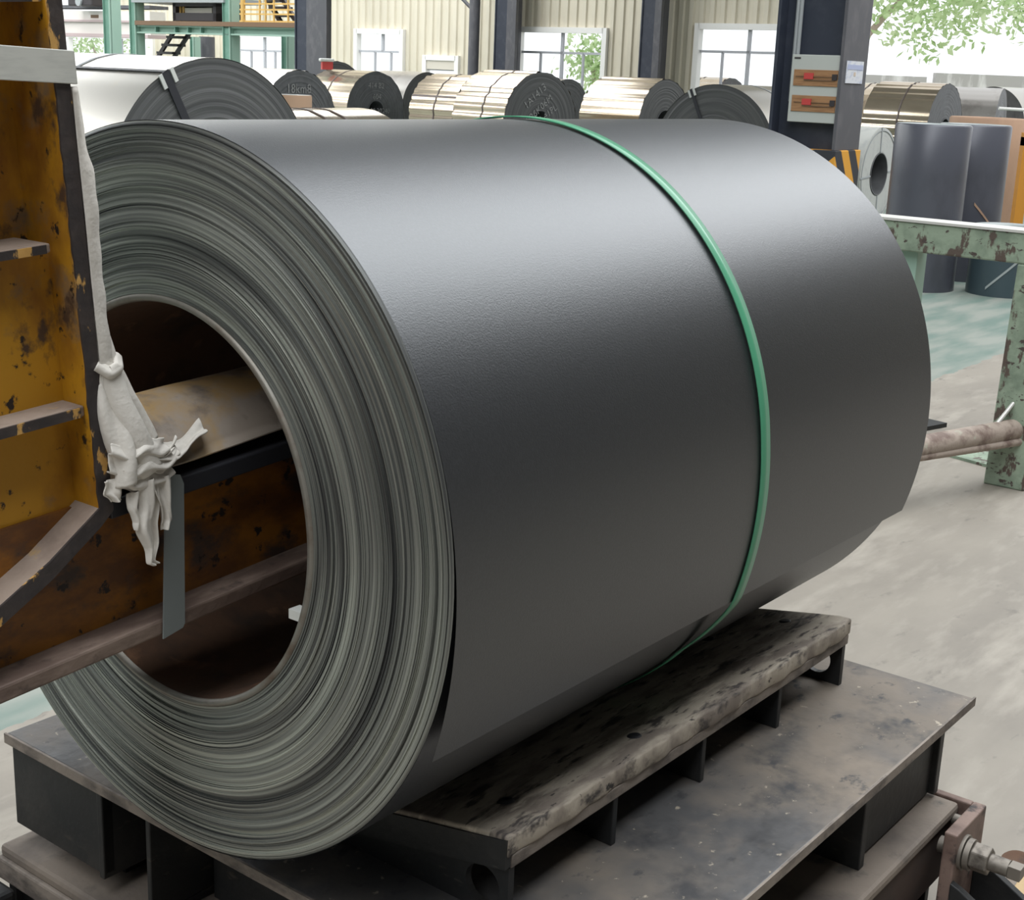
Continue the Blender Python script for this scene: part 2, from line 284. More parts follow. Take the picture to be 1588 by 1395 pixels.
# windows: pixel rectangles of the openings seen on the back wall -> metres
def wrect(x0, y0, x1, y1):
    a = at_u(x0, (y0+y1)/2, UW); b = at_u(x1, (y0+y1)/2, UW); xm = (x0+x1)/2
    return a[1], b[1], at_u(xm, y1, UW)[2], at_u(xm, y0, UW)[2]
def wz(x, y): return at_u(x, y, UW)[2]
def wv(x, y): return at_u(x, y, UW)[1]
W1 = wrect(557, 51, 625, 175); W2 = wrect(808, 49, 937, 175); W3 = wrect(1083, 44, 1216, 175); W0 = wrect(371, 56, 450, 150); W5 = wrect(112, 58, 240, 140); W4 = wrect(664, 92, 711, 121)
DO = (wv(1338, 100), wv(1338, 100)+13.0, 0.0, 7.6)
openings = [W0, W1, W2, W3, W4, W5, DO]
wm = MB(GX); pitch = .25; v = -34.0; prof = [(0, 0), (.10, 0), (.125, .04), (.225, .04), (pitch, 0)]
while v < 11.3:
    for (a, da), (b, db) in zip(prof[:-1], prof[1:]):
        mid = v+(a+b)/2; cuts = sorted([(o[2], o[3]) for o in openings if o[0] < mid < o[1]]); z = 0.0; spans = []
        for z0, z1 in cuts:
            if z0 > z: spans.append((z, z0))
            z = max(z, z1)
        if z < 9: spans.append((z, 9.0))
        for z0, z1 in spans: wm.add([(UW-da, v+a, z0), (UW-db, v+b, z0), (UW-db, v+b, z1), (UW-da, v+a, z1)], [(0, 1, 2, 3)])
    v += pitch
tag(wm.build('wall_back', M['wall']), kind='structure')
def window(n, r, vbars, zbars, lower=None):
    v0, v1, z0, z1 = r; fr = MB(GX); t = .09
    for a, b in (((v0-t, z0-t), (v0+.03, z1+t)), ((v1-.03, z0-t), (v1+t, z1+t)), ((v0, z1-.03), (v1, z1+t)), ((v0, z0-t), (v1, z0+.03))):
        fr.box((UW-.13, a[0], a[1]), (UW+.04, b[0], b[1]))
    w = tag(fr.build('window_%d' % n, M['trim']), kind='structure')
    for a in vbars:
        va, za, zb, th = a; MB(GX).box((UW-.05, va-th, za), (UW+.0, va+th, zb)).build('mullion', M['mullion'], w)
    for za in zbars: MB(GX).box((UW-.05, v0, za-.025), (UW, v1, za+.025)).build('mullion', M['mullion'], w)
    xs = sorted([v0]+[a[0] for a in vbars if a[3] > .03]+[v1])
    for a, b in zip(xs[:-1], xs[1:]):
        MB(GX).add([(UW-.02, a, z0), (UW-.02, b, z0), (UW-.02, b, z1), (UW-.02, a, z1)], [(0, 1, 2, 3)]).build('pane', M['glass'], w)
    return w
def bars(r, xs_top, xs_low, yt, xm):
    zt = wz(xm, yt); out = []
    for x in xs_top: out.append((wv(x, yt), zt if x in xs_low else zt, r[3], .036))
    for x in xs_low: out.append((wv(x, yt), r[2], zt, .036 if x in xs_top else .022))
    return out, [zt]
b, z = bars(W1, [595], [595, 583, 608], 80, 590); window(1, W1, [q for q in b if not (q[0] == wv(595, 80) and q[2] <= z[0])], z)
b, z = bars(W2, [873], [873, 840, 906], 82, 870); window(2, W2, b, z)
b, z = bars(W3, [1162], [1162, 1122], 81, 1145); window(3, W3, b, z)
b, z = bars(W0, [412], [412, 391, 428], 79, 412); window(4, W0, b, z)
window(5, W5, [(wv(190, 75), W5[2], W5[3], .04)], [])
w6 = window(6, W4, [], [wz(688, 108)])
MB(GX).box((UW-.10, W4[0], wz(688, 108)), (UW-.03, W4[1], W4[3])).build('louvre_panel', M['cream'], w6)
for x in (1000,): pass

# doorway frame at the right-hand opening
dr = MB(GX).box((UW-.2, DO[0]-.25, 0), (UW+.2, DO[0], 7.7)).box((UW-.2, DO[1], 0), (UW+.2, DO[1]+.25, 7.7)).box((UW-.2, DO[0], 7.6), (UW+.2, DO[1], 7.85)).build('door_1', M['trim']); tag(dr, kind='structure')

# ================================================================== back-wall columns
def column_at(x0, x1, xs, mid_y, u, label, strip=False):
    a = at_u(x0, mid_y, u); b = at_u(x1, mid_y, u); w = b[1]-a[1]
    o, xf = hall('steel_column', label, 'column', u, (a[1]+b[1])/2, 0, None)
    e = at_u(xs, mid_y, u)[1]
    MB(xf).box((u, a[1], 0), (u+.02, b[1], 8.6)).build('web', M['navy'], o)
    MB(xf).box((u-.02, a[1]-.0, 0), (u+.45, a[1]+.03, 8.6)).build('flange', M['navy'], o)
    MB(xf).box((u-.02, e-.03, 0), (u+.45, e, 8.6)).build('flange', M['col_grey'], o)
    MB(xf).box((u-.10, e, 0), (u+.03, b[1], 8.6)).build('cover_strip', M['col_grey'], o)
    return o
column_at(458, 512, 481, 60, 18.4, 'wide dark grey steel column right of the green platform')
column_at(767, 803, 789, 60, 24.6, 'dark column against the cream wall just left of the middle window')
column_at(993, 1027, 1017, 60, 24.6, 'dark column between the two right-hand wall windows')
o, xf = hall('drain_pipe', 'round grey downpipe on the cream wall with a bent upper arm', 'pipe', 24.4, wv(735, 60), 0)
a = at_u(735, 60, 24.4)
MB(xf).cyl((24.4, a[1], 0), (24.4, a[1], 8), .125, 20).build('pipe', M['col_grey'], o)
q = at_u(729, 12, 24.3); q2 = at_u(715, -4, 24.3)
MB(xf).tube([(24.35, q[1]+.05, q[2]-.05), (24.3, q2[1], q2[2]), (24.3, q2[1]-1.0, q2[2]+1.0)], .04).build('brace_arm', M['col_grey'], o)

# ---- the big H column with the distribution box
Y0 = 12.0; c0 = tocf(at(1311, 60, Y0)); uc, vc = c0[0], c0[1]
vl = at_u(1203, 60, uc)[1]; ur = at_v(1349, 60, vc)[0]; zh = tocf(at(1300, 234, Y0))[2]
o, xf = hall('steel_column', 'huge navy H-column with hazard-striped foot holding the distribution box', 'column', (uc+ur)/2, (vl+vc)/2, 0)
MB(xf).box((uc, vc-.03, zh), (ur, vc, 8.8)).build('flange', M['col_grey'], o, .004)
MB(xf).box((uc, vl, zh), (ur, vl+.03, 8.8)).build('flange', M['navy'], o, .004)
MB(xf).box((uc+.13, vl+.03, zh), (uc+.16, vc-.03, 8.8)).build('web', M['navy'], o)
MB(xf).box((uc-.015, vl-.015, 0), (ur+.015, vc+.015, zh)).build('striped_foot', M['hazard'], o, .006)
bx = [at_u(x, y, uc+.03) for x, y in ((1227, 84), (1309, 87), (1221, 188))]
bv0, bz1, bz0 = bx[2][1], bx[0][2], bx[2][2]; bv1 = vc-.035
o, xf = hall('distribution_box', 'light grey distribution box with two amber doors on the navy column', 'electrical box', uc+.08, (bv0+bv1)/2, bz0)
MB(xf).box((uc+.02, bv0, bz0), (uc+.13, bv1, bz1)).build('housing', M['box_grey'], o, .006)
hh = bz1-bz0; ww = bv1-bv0
for k, (ta, tb) in enumerate(((.22, .46), (.60, .84))):
    z1 = bz1-ta*hh; z0 = bz1-tb*hh
    dd = MB(xf).box((uc+.012, bv0+.07*ww, z0), (uc+.02, bv1-.01*ww, z1)).build('door', M['amber'], o, .002)
    MB(xf).box((uc+.004, bv0+.12*ww, z0+.56*(z1-z0)), (uc+.012, bv0+.9*ww, z0+.60*(z1-z0))).build('rail', M['brownbar'], dd)
    MB(xf).box((uc+.004, bv0+.30*ww, z0+.34*(z1-z0)), (uc+.012, bv0+.93*ww, z0+.40*(z1-z0))).build('rail', M['brownbar'], dd)
    MB(xf).box((uc+.000, bv0+.30*ww, z0+.42*(z1-z0)), (uc+.012, bv0+.49*ww, z0+.80*(z1-z0))).build('breaker', M['red'], dd)
    MB(xf).box((uc+.000, bv0+.88*ww, z0+.40*(z1-z0)), (uc+.012, bv0+.98*ww, z0+.76*(z1-z0))).build('latch', M['machine'], dd)
MB(xf).box((uc+.017, bv0+.05*ww, bz1-.065*hh), (uc+.02, bv0+.18*ww, bz1-.04*hh)).build('nameplate', M['machine'], o)
o, xf = hall('conduit', 'two thin grey conduits running down the navy column beside the box', 'pipe', uc+.1, bv0, 1.0)
for x, yb in ((1225.5, 157), (1237, 84)):
    q = at_u(x, yb, uc+.10); MB(xf).cyl((uc+.10, q[1], q[2]), (uc+.10, q[1], 8.0), .018, 12).build('pipe', M['pipe'], o)
s0 = at_v(1314, 94, vc+.004); s1 = at_v(1336, 130, vc+.004)
o, xf = hall('notice_card', 'small white notice card stuck on the side flange of the navy column', 'sign', (s0[0]+s1[0])/2, vc, s1[2])
MB(xf).box((s0[0], vc+.001, s1[2]), (s1[0], vc+.008, s0[2])).build('card', M['card'], o)
MB(xf).box((s0[0]+.01, vc+.008, s0[2]-.07), (s1[0]-.01, vc+.010, s0[2]-.03)).build('print', mat('blue_print', (.38, .42, .58), .5), o)
MB(xf).box(((s0[0]+s1[0])/2-.02, vc+.008, s1[2]+.06), ((s0[0]+s1[0])/2+.015, vc+.010, s0[2]-.09)).build('print', mat('tan_print', (.55, .45, .36), .5), o)

# ================================================================== background coils
def text_mesh(txt, size):
    cu = bpy.data.curves.new('t', 'FONT'); cu.body = txt; cu.size = size; cu.align_x = 'CENTER'; cu.resolution_u = 2; cu.extrude = .0012
    t = bpy.data.objects.new('t', cu); COL.objects.link(t); dg = bpy.context.evaluated_depsgraph_get(); me = bpy.data.meshes.new_from_object(t.evaluated_get(dg))
    bpy.data.objects.remove(t); return me
def bg_coil(label, px, py, Y, R, ratio, side, barrel, face, r=.254, L=1.25, straps=(), eye=(), chalk=(), wav=.012, group=None, smat='strap_dark', strap_w=.032, emat='strap_black', center_z=None):
    p = at(px, py, Y); vx, vy = -p[0], -p[1]; k = math.hypot(vx, vy); base = math.atan2(vy/k, vx/k)
    rz = base+(math.acos(ratio) if side == 's' else -math.acos(ratio))    # azimuth of the end face that we see
    zc = R if center_z is None else center_z
    o = thing('steel_coil', label, 'coil', (p[0], p[1], zc-R), rz, group)
    ph = rng.uniform(0, 6.28, 12); am = rng.uniform(.3, 1, 12); fr = rng.integers(6, 38, 12)
    def rr(q): return R+wav*float(np.sum(am*np.sin(fr*q+ph))/4.0)
    n = 144; fn = lambda a, rad, q: (a, rad*math.cos(q), R+rad*math.sin(q))
    B = MB(); vs = []; 
    for a in (0.0, -L):
        for j in range(n): q = 2*math.pi*j/n; vs.append(fn(a, rr(q)-.001, q))
    B.add(vs, [(j, (j+1) % n, n+(j+1) % n, n+j) for j in range(n)], True); B.build('barrel', M[barrel], o)
    Fm = MB(); radii = np.linspace(r, R-.004, 26); pr = [(-.5*L, r)]+[(rng.uniform(-.0008 if face == 'bg_face_white' else -.006, .0) if 0 < i < 25 else -.003, float(x)) for i, x in enumerate(radii)]
    Fm.lathe(pr, 96, fn, smooth=False); Fm.build('end_face', M[face], o)
    MB().lathe([(-L, r), (-L, R-.003)], 64, fn, smooth=False).build('end_face', M[face], o)
    MB().lathe([(-.004, r-.012), (.006, r-.012), (.006, r), (-.004, r)], 48, fn, closed=True).lathe([(-.004, r-.012), (-L, r-.012)], 48, fn).build('core', M['bg_face_grey'], o)
    for a in straps:
        S = MB(); vs = []
        for (da, dr_) in ((0, .001), (0, .004), (-strap_w, .004), (-strap_w, .001)):
            for j in range(n): q = 2*math.pi*j/n; vs.append(fn(-a*L+da, rr(q)+dr_, q))
        fs = [(i*n+j, i*n+(j+1) % n, ((i+1) % 4)*n+(j+1) % n, ((i+1) % 4)*n+j) for i in range(4) for j in range(n)]
        S.add(vs, fs, True).build('strap', M[smat], o)
    for (deg, w, mk) in eye:                                     # straps through the eye, lying across the end face and the barrel
        q = math.radians(deg); ca, sa = math.cos(q), math.sin(q)
        pt = lambda a, rad, t: (a, rad*ca-t*sa, R+rad*sa+t*ca)
        E_ = MB()
        for (a0, a1, r0, r1, wf) in ((.003, .009, r-.02, R+.008, 1), (-L, .009, R+.002, R+.008, .4 if mk == 'strap_black' else 1)):
            vs = [pt(a, rad, t) for a in (a0, a1) for rad in (r0, r1) for t in (-w/2*wf, w/2*wf)]
            E_.add(vs, [(0,1,3,2),(4,6,7,5),(0,4,5,1),(2,3,7,6),(0,2,6,4),(1,5,7,3)])
        st = E_.build('strap', M[mk], o)
        K = MB()
        for t in (-w*.85, w*.85):
            vs = [pt(a, rad, t+s_) for a in (.006, .014) for rad in (R-.075, R+.006) for s_ in (-.012, .012)]; K.add(vs, [(0,1,3,2),(4,6,7,5),(0,4,5,1),(2,3,7,6),(0,2,6,4),(1,5,7,3)])
        K.build('edge_clip', M['white_wrap'], st)
    for (txt, y, z, sz, rot) in chalk:
        me = text_mesh(txt, sz); me.materials.append(M['chalk']); c = bpy.data.objects.new('chalk_mark', me); COL.objects.link(c); c.parent = o
        mm = Matrix(((0, 0, 1, .004), (1, 0, 0, y), (0, 1, 0, R+z), (0, 0, 0, 1))); c.matrix_local = mm @ Matrix.Rotation(math.radians(rot), 4, 'Z')
    return o
G = 'coils stored across the hall'
bg_coil('large bright silver coil behind the yellow hook, black strap across its dark end', 337, 284, 8.1, .76, .755, 's', 'silver', 'bg_face', straps=(.52,), eye=((118, .05, 'strap_black'),), wav=.0012, L=1.5, group=G, smat='pipe')
bg_coil('dark-ended coil with faint chalk writing, right of the large silver coil', 465, 190, 19, .715, .70, 's', 'silver', 'bg_face_grey', chalk=(('18km8', -.02, .42, .17, 0), ('0.6x1250', .14, .10, .12, -38)), group=G)
bg_coil('tan coil with small dark eye and chalked end left of the small wall vent', 583, 171, 26.5, .715, .74, 's', 'tan_reflect', 'bg_face_grey', r=.20, straps=(.5,), chalk=(('414 B2', .0, .42, .14, 0), ('604', .02, .22, .14, 0), ('80 20240', .1, -.03, .13, 0)), group=G)
bg_coil('plain grey coil half hidden behind the chalked coil left of the vent', 662, 174, 29.5, .725, .70, 's', 'greysheet', 'bg_face', wav=.002, group=G)
bg_coil('tan coil with crossed dark straps on its barrel below the wall vent', 757, 178, 25.3, .715, .64, 's', 'tan_reflect', 'bg_face', straps=(.52,), eye=((152, .035, 'strap_dark'),), group=G)
bg_coil('tan ribbed coil with three lines of white chalk on its dark end', 838, 185, 22.4, .765, .735, 's', 'tan_reflect', 'bg_face', r=.19, straps=(.42,), chalk=(('1A1413', -.10, .36, .17, 38), ('226K06M', .0, .17, .16, 38), ('1.41PL', .18, .10, .15, 33)), group=G, wav=.018)
bg_coil('grey-ended coil peeping out behind the chalked ribbed coil', 881, 170, 28.5, .715, .60, 's', 'greysheet', 'bg_face_grey', group=G)
bg_coil('tan ribbed coil left behind the black-strapped silver coil', 1031, 187, 24, .75, .57, 's', 'tan_reflect', 'bg_face', group=G, wav=.018)
bg_coil('silver coil with broad dark end and black strap, left of the navy column', 1105, 231, 15.2, .735, .87, 'd', 'silver', 'bg_face', straps=(.5,), eye=((115, .035, 'strap_black'),), wav=.001, group=G, smat='pipe')
bg_coil('farthest tan coil whose top shows above the black-strapped silver coil', 1131, 172, 32, .79, .55, 's', 'tan_reflect', 'bg_face', straps=(.5,), group=G, wav=.018)
bg_coil('dark-ended coil far back below the wide steel column', 522, 150, 31, .80, .8, 's', 'silver', 'bg_face', group=G)
bg_coil('tan coil with a dark strap right of the navy column, blue-grey end', 1465, 195, 26, .81, .37, 's', 'tan_reflect', 'bg_face_grey', straps=(.45,), r=.2, group=G, wav=.018)
bg_coil('tan strapped coil just right of the navy column flange', 1401, 193, 28.5, .79, .40, 's', 'tan_reflect', 'bg_face_grey', straps=(.55,), group=G, wav=.018)
bg_coil('mauve-grey coil seen side-on above the kraft-wrapped coil', 1551, 190, 28.5, .79, .14, 's', mat and 'greysheet', 'bg_face_grey', group=G, wav=.003)
bg_coil('silver coil with dark end at the right edge of the yard opening', 1535, 196, 31.5, .81, .86, 'd', 'silver', 'bg_face_grey', group=G, wav=.001)
wc = bg_coil('white-wrapped narrow coil lying beside the dark standing coil', 1363, 265, 16.5, .53, .38, 's', 'white_wrap', 'bg_face_white', r=.245, L=1.0, wav=.0005, group=G)
for k in range(4):
    q = math.radians(90*k+4); ca, sa = math.cos(q), math.sin(q); E_ = MB()
    vs = [(a, rad*ca-t*sa, .53+rad*sa+t*ca) for a in (.001, .008) for rad in (.25, .53) for t in (-.009, .009)]
    E_.add(vs, [(0,1,3,2),(4,6,7,5),(0,4,5,1),(2,3,7,6),(0,2,6,4),(1,5,7,3)]).build('edge_tie', M['pipe'], wc)
MB().lathe([(.002, .488), (.006, .488), (.006, .498), (.002, .498)], 64, lambda a, r, q: (a, r*math.cos(q), .53+r*math.sin(q)), closed=True).build('rim_line', M['pipe'], wc)
# low coil just behind the big one
bg_coil('low tan coil just behind the front coil with two dark straps', 398, 268, 9.8, .60, .80, 'd', 'tan_reflect', 'bg_face', straps=(.33, .52), L=1.3, group=G, wav=.003)

# standing coils at the right
def standing(label, px, pyb, Y, R, h, m, lean=0.0, r=.12, band=None, topm='film_edge'):
    p = at(px, pyb, Y); o = thing('standing_coil', label, 'coil', (p[0], p[1], 0), 0, 'coils standing on end')
    fn = lambda a, rad, q: (rad*math.cos(q), rad*math.sin(q), a)
    MB().lathe([(0, R), (h*.3, R*1.003), (h*.7, R*.998), (h-.015, R), (h, R-.012)], 72, fn).build('wrapping', M[m], o)
    MB().lathe([(h, R-.012), (h-.004, r), (h*.3, r)], 48, fn).build('top_ring', M[topm], o)
    if band is not None:
        z0, slope, q0, q1, bm = band; vs = []; n = 40
        for j in range(n+1):
            q = q0+(q1-q0)*j/n; z = z0+slope*(q-q0)
            for dz in (0, .022): vs.append(((R+.004)*math.cos(q), (R+.004)*math.sin(q), z+dz))
        MB().add(vs, [(2*j, 2*j+1, 2*j+3, 2*j+2) for j in range(n)]).build('tape', M[bm], o, solid=.004)
    return o
standing('dark film-wrapped coil standing on end, nearest the white coil', 1419, 453, 10.9, .285, 1.25, 'film', band=(.42, -.30, math.radians(150), math.radians(215), 'film_edge'))
standing('dark film-wrapped coil standing behind, between dark and kraft coils', 1483, 440, 11.6, .285, 1.245, 'film', band=(.62, -.30, math.radians(-95), math.radians(-10), 'kraft'))
standing('tall kraft-board wrapped coil standing behind the dark coils', 1509, 370, 14.6, .375, 1.25, 'kraft', topm='kraft')
standing('low teal film-wrapped coil standing under the green rack beam', 1553, 452, 10.75, .27, .52, 'teal_film', band=(.05, .28, math.radians(-135), math.radians(-55), 'film_edge'))
p = at(465, 170, 12.2); o = thing('standing_coil', 'small brown paper-covered roll standing behind the large silver coil', 'coil', (at(449, 170, 12.2)[0], 12.2, 0), 0, 'coils standing on end')
fn = lambda a, rad, q: (rad*math.cos(q), rad*math.sin(q), a)
MB().lathe([(0, .19), (1.23, .19), (1.25, .185)], 48, fn).build('wrapping', M['cardboard'], o); MB().lathe([(1.25, .185), (1.245, .05), (.8, .05)], 48, fn).build('top_ring', M['white_wrap'], o)
o = thing('tube_end', 'pale pipe end resting on the coils at the far right edge', 'pipe', at(1570, 169, 20), 0)
b = at(1549, 168, 20)-at(1570, 169, 20); c = at(1600, 171, 20)-at(1570, 169, 20)
MB().cyl(b, c, .022, 12).build('pipe', M['trim'], o)
o = thing('orange_rack', 'orange steel frame beside the kraft-wrapped coil', 'rack', (at(1582, 346, 13.6)[0], 13.6, 0), 0)
x0 = at(1577, 346, 13.6); 
xp = at(1582, 300, 13.6)[0]-o.location.x
MB().box((xp-.045, -.05, 0), (xp+.045, .05, 1.10)).build('post', M['orange'], o); MB().box((xp-.045, -.05, 1.02), (xp+.9, .05, 1.14)).build('beam', M['orange'], o)
MB().box((xp+.75, -.05, 0), (xp+.84, .05, 1.02)).build('post', M['orange'], o)
p = at(507, 113, 26.8); o = thing('crate', 'small red crate with a white cover on the far tan coil', 'crate', (p[0], p[1], 1.43), .3)
MB().box((-.10, -.08, 0), (.10, .08, .14)).build('body', M['red'], o); MB().box((-.14, -.11, .14), (.12, .11, .20)).build('cover', M['white_wrap'], o, .02)

# ================================================================== green platform and crane at the left
UP = 19.0
def colbox(x0, xm, x1, y, u, ztop, label, part=None, pxf=None, zb=0.0):
    a = at_u(x0, y, u); m_ = at_u(xm, y, u); dpt = at_v(x1, y, m_[1])[0]-u
    if part is None: o, xf = hall('green_post', label, 'post', u, (a[1]+m_[1])/2, zb); MB(xf).box((u, a[1], zb), (u+.02, m_[1], ztop)).build('web', M['g_shade'], o)
    else: xf = pxf; o = MB(xf).box((u, a[1], zb), (u+.02, m_[1], ztop)).build('post', M['g_shade'], part)
    MB(xf).box((u-.03, m_[1]-.02, zb), (u+max(dpt, .2), m_[1], ztop)).build('flange', M['g_light'], o)
    MB(xf).box((u-.03, a[1], zb), (u+max(dpt, .2), a[1]+.02, ztop)).build('flange', M['g_shade'], o)
    return o
colbox(162, 172, 188, 40, UP-2, 6.5, 'leftmost tall green steel post of the platform')
z1 = at_u(290, 40, UP)[2]; z0 = at_u(290, 53, UP)[2]; va = at_u(212, 45, UP)[1]; vm = at_u(350, 45, UP)[1]; vb = at_u(464, 45, UP)[1]
o, xf = hall('steel_platform', 'green steel maintenance platform with stiffened beam and yellow handrail', 'platform', UP, (va+vb)/2, z0)
for v0, v1 in ((va, vm), (vm, vb)):
    MB(xf).box((UP+.1, v0, z0), (UP+.13, v1, z1)).box((UP+.0, v0, z0), (UP+.2, v1, z0+.03)).box((UP, v0, z1-.03), (UP+.2, v1, z1)).build('beam', M['g_light'], o)
for x in (240, 270, 290, 310): v0 = at_u(x, 45, UP)[1]; MB(xf).box((UP+.0, v0, z0+.03), (UP+.1, v0+.03, z1-.03)).build('stiffener', M['g_shade'], o)
for q in ((203, 212, 225, 60, UP, 6.5), (347, 358, 372, 60, UP, 6.5), (438, 446, 453, 80, UP+1.0, at_u(445, 50, UP+1.0)[2]), (296, 301, 311, 70, UP+2.5, at_u(300, 57, UP+2.5)[2])): colbox(*q, None, o, xf)
zd = at_u(290, 33, UP)[2]; MB(xf).box((UP-.05, va, z1), (UP+1.0, vm, zd)).box((UP-.05, vm, z1), (UP+.35, vb, zd)).build('deck', M['brownbar'], o)
zr = at_u(290, 4, UP)[2]; MB(xf).box((UP-.05, va-.1, zr), (UP+1.0, vm, zr+.10)).build('upper_deck', M['pipe'], o)
for x in (377, 403, 412, 425, 447): v0 = at_u(x, 30, UP)[1]; MB(xf).cyl((UP, v0, zd-.05), (UP, v0, zd+1.4), .022 if x != 377 else .05, 8).build('rail_post', M['y_rail'], o)
for y, th in ((6, .016), (15, .016), (22, .016), (35.5, .045)):
    z = at_u(405, y, UP)[2]; MB(xf).box((UP-.01, at_u(372, y, UP)[1], z-th), (UP+.01, vb, z+th)).build('hand_rail', M['y_rail'], o)
for x in (278, 283): v0 = at_u(x-15, 20, UP)[1]; MB(xf).cyl((UP+.3, v0, zd), (UP+.3, v0, zr), .03, 8).build('rail_post', M['y_rail'], o)
def stair(label, x0, y0, x1, y1, u, n, width_px, m):
    a = at_u(x0, y0, u); b = at_u(x1, y1, u); wd_ = at_u(x0+width_px, y0, u)[1]-a[1]
    o, xf = hall('steel_stair', label, 'stairs', u, a[1], min(a[2], b[2]))
    for dv in (0, wd_):
        MB(xf).hexa([(u-.03, a[1]+dv-.06, a[2]), (u+.03, a[1]+dv-.06, a[2]), (u+.03, b[1]+dv-.06, b[2]), (u-.03, b[1]+dv-.06, b[2])],
                    [(u-.03, a[1]+dv+.06, a[2]), (u+.03, a[1]+dv+.06, a[2]), (u+.03, b[1]+dv+.06, b[2]), (u-.03, b[1]+dv+.06, b[2])]).build('stringer', m, o)
    for i in range(n):
        t = (i+.5)/n; z = a[2]+t*(b[2]-a[2]); v_ = a[1]+t*(b[1]-a[1]); MB(xf).box((u-.12, v_, z-.02), (u+.12, v_+wd_, z+.035)).build('tread', m, o)
stair('black steel stair above the platform against the wide dark column', 413, -4, 440, 42, UP+.3, 4, 24, M['machine'])
stair('black steel stair below the platform behind the silver coil', 268, 52, 238, 100, UP+.8, 4, 25, M['machine'])
a = at_u(268, 28, UP+.2); b = at_u(335, 28, UP+.2); 
o, xf = hall('machine_cabinet', 'black open machine frame standing on the green platform', 'machine', UP+.6, (a[1]+b[1])/2, zd)
zt = at_u(300, -6, UP+.2)[2]
MB(xf).box((UP+.2, a[1], zd), (UP+1.0, a[1]+.1, zt)).box((UP+.2, b[1]-.1, zd), (UP+1.0, b[1], zt)).box((UP+.2, a[1], zd+.02), (UP+1.0, b[1], at_u(300, 20, UP+.2)[2])).box((UP+.2, a[1], at_u(300, 10, UP+.2)[2]), (UP+1.0, b[1], zt)).build('frame', M['machine'], o)
MB(xf).box((UP+.3, a[1]+.25, at_u(300, 20, UP+.2)[2]), (UP+.8, b[1]-.25, at_u(300, 12, UP+.2)[2])).build('panel', M['cream'], o)
a = at_u(313, 75, UP+3); b = at_u(329, 75, UP+3); o = thing('machine_drum', 'round dark drum under the green platform', 'machine', cf(UP+3, (a[1]+b[1])/2, 0), TH)
MB().cyl((0, 0, 0), (0, 0, at_u(320, 57, UP+3)[2]), (b[1]-a[1])/2, 24).build('drum', M['col_grey'], o); MB().cyl((0, 0, .3), (0, 0, .36), (b[1]-a[1])/2+.02, 24).build('flange', M['machine'], o)
# pale crane girder in front of the far windows
UC = 22.5; a = at_u(60, 18, UC); b = at_u(232, 18, UC); za = at_u(140, 17, UC)[2]; zb = at_u(140, 56, UC)[2]
o, xf = hall('crane_girder', 'long pale crane girder behind the green posts at the left', 'girder', UC, (a[1]+b[1])/2, zb)
for k, (y0, y1) in enumerate(((17, 31), (34, 52))):
    MB(xf).box((UC+.02*k, a[1], at_u(140, y1, UC)[2]), (UC+.5, b[1], at_u(140, y0, UC)[2])).build('web_panel', M['crane'], o)
MB(xf).box((UC-.06, a[1], at_u(140, 34, UC)[2]), (UC+.5, b[1], at_u(140, 31, UC)[2])).box((UC-.08, a[1], zb-.02), (UC+.5, b[1], at_u(140, 52, UC)[2])).build('flange', mat('pinkish_flange', (.46, .36, .36), .5), o)
c = at_u(141, 23, UC); d_ = at_u(153, 28, UC); MB(xf).box((UC-.01, c[1], d_[2]), (UC, d_[1], c[2])).build('plate', M['brownbar'], o)
a2 = at_u(60, 3, UC); MB(xf).box((UC, a[1], at_u(140, 13, UC)[2]), (UC+.6, b[1], at_u(140, 8, UC)[2])).build('rail', M['col_grey'], o)
a = at_u(105, 7, UC-.5); b = at_u(142, 7, UC-.5); o, xf = hall('crane_trolley', 'dark crane trolley on the pale girder at top left', 'machine', UC-.3, (a[1]+b[1])/2, at_u(125, 9, UC-.5)[2])
MB(xf).box((UC-.5, a[1], at_u(125, 9, UC-.5)[2]), (UC-.1, b[1], at_u(125, -6, UC-.5)[2])).build('body', M['machine'], o, .03); MB(xf).cyl((UC-.55, (a[1]+b[1])/2, at_u(125, 2, UC-.5)[2]), (UC-.4, (a[1]+b[1])/2, at_u(125, 2, UC-.5)[2]), .12, 16).build('wheel', M['pipe'], o)

# ================================================================== yard outside
o = thing('yard_wall', 'low grey and white boundary wall across the bright yard', 'wall', at(1450, 128, 62)*np.array([1, 1, 0]), 0)
for x0, x1 in ((1320, 1436), (1449, 1660)):
    a = at(x0, 117, 62); b = at(x1, 117, 62); 
    MB().box((a[0]-o.location.x, -.2, 0), (b[0]-o.location.x, .2, at((x0+x1)/2, 117, 62)[2])).build('wall_panel', M['yard_wall'], o)
def tree(label, px, py, Y, rad, n, zs, tx=0.0):
    p = at(px, py, Y); o = thing('tree', label, 'tree', (p[0], p[1], -.05), 0, 'trees in the yard')
    MB().tube([(tx, 0, 0), (tx*.9, 0, p[2]*.5), (-.2, 0, p[2])], [.2, .15, .05], 10).build('trunk', M['bark'], o)
    c = rng.normal(0, 1, (n//14, 3)); c /= np.linalg.norm(c, axis=1)[:, None]; c *= (rng.uniform(.2, 1, (len(c), 1))**.4)*np.array([rad, rad*.8, rad*zs]); vs = []; fs = []
    for q in c:
        for k in range(14):
            s = q+rng.normal(0, .42, 3)+np.array([0, 0, p[2]]); a = rng.normal(0, 1, 3); a /= np.linalg.norm(a); b = np.cross(a, rng.normal(0, 1, 3)); b /= np.linalg.norm(b); l = rng.uniform(.11, .2); i = len(vs)
            vs += [s-a*l, s+b*l*.5, s+a*l, s-b*l*.5]; fs.append((i, i+1, i+2, i+3))
    tag(MB().add(vs, fs).build('foliage', M['leaf'], o), kind='stuff')
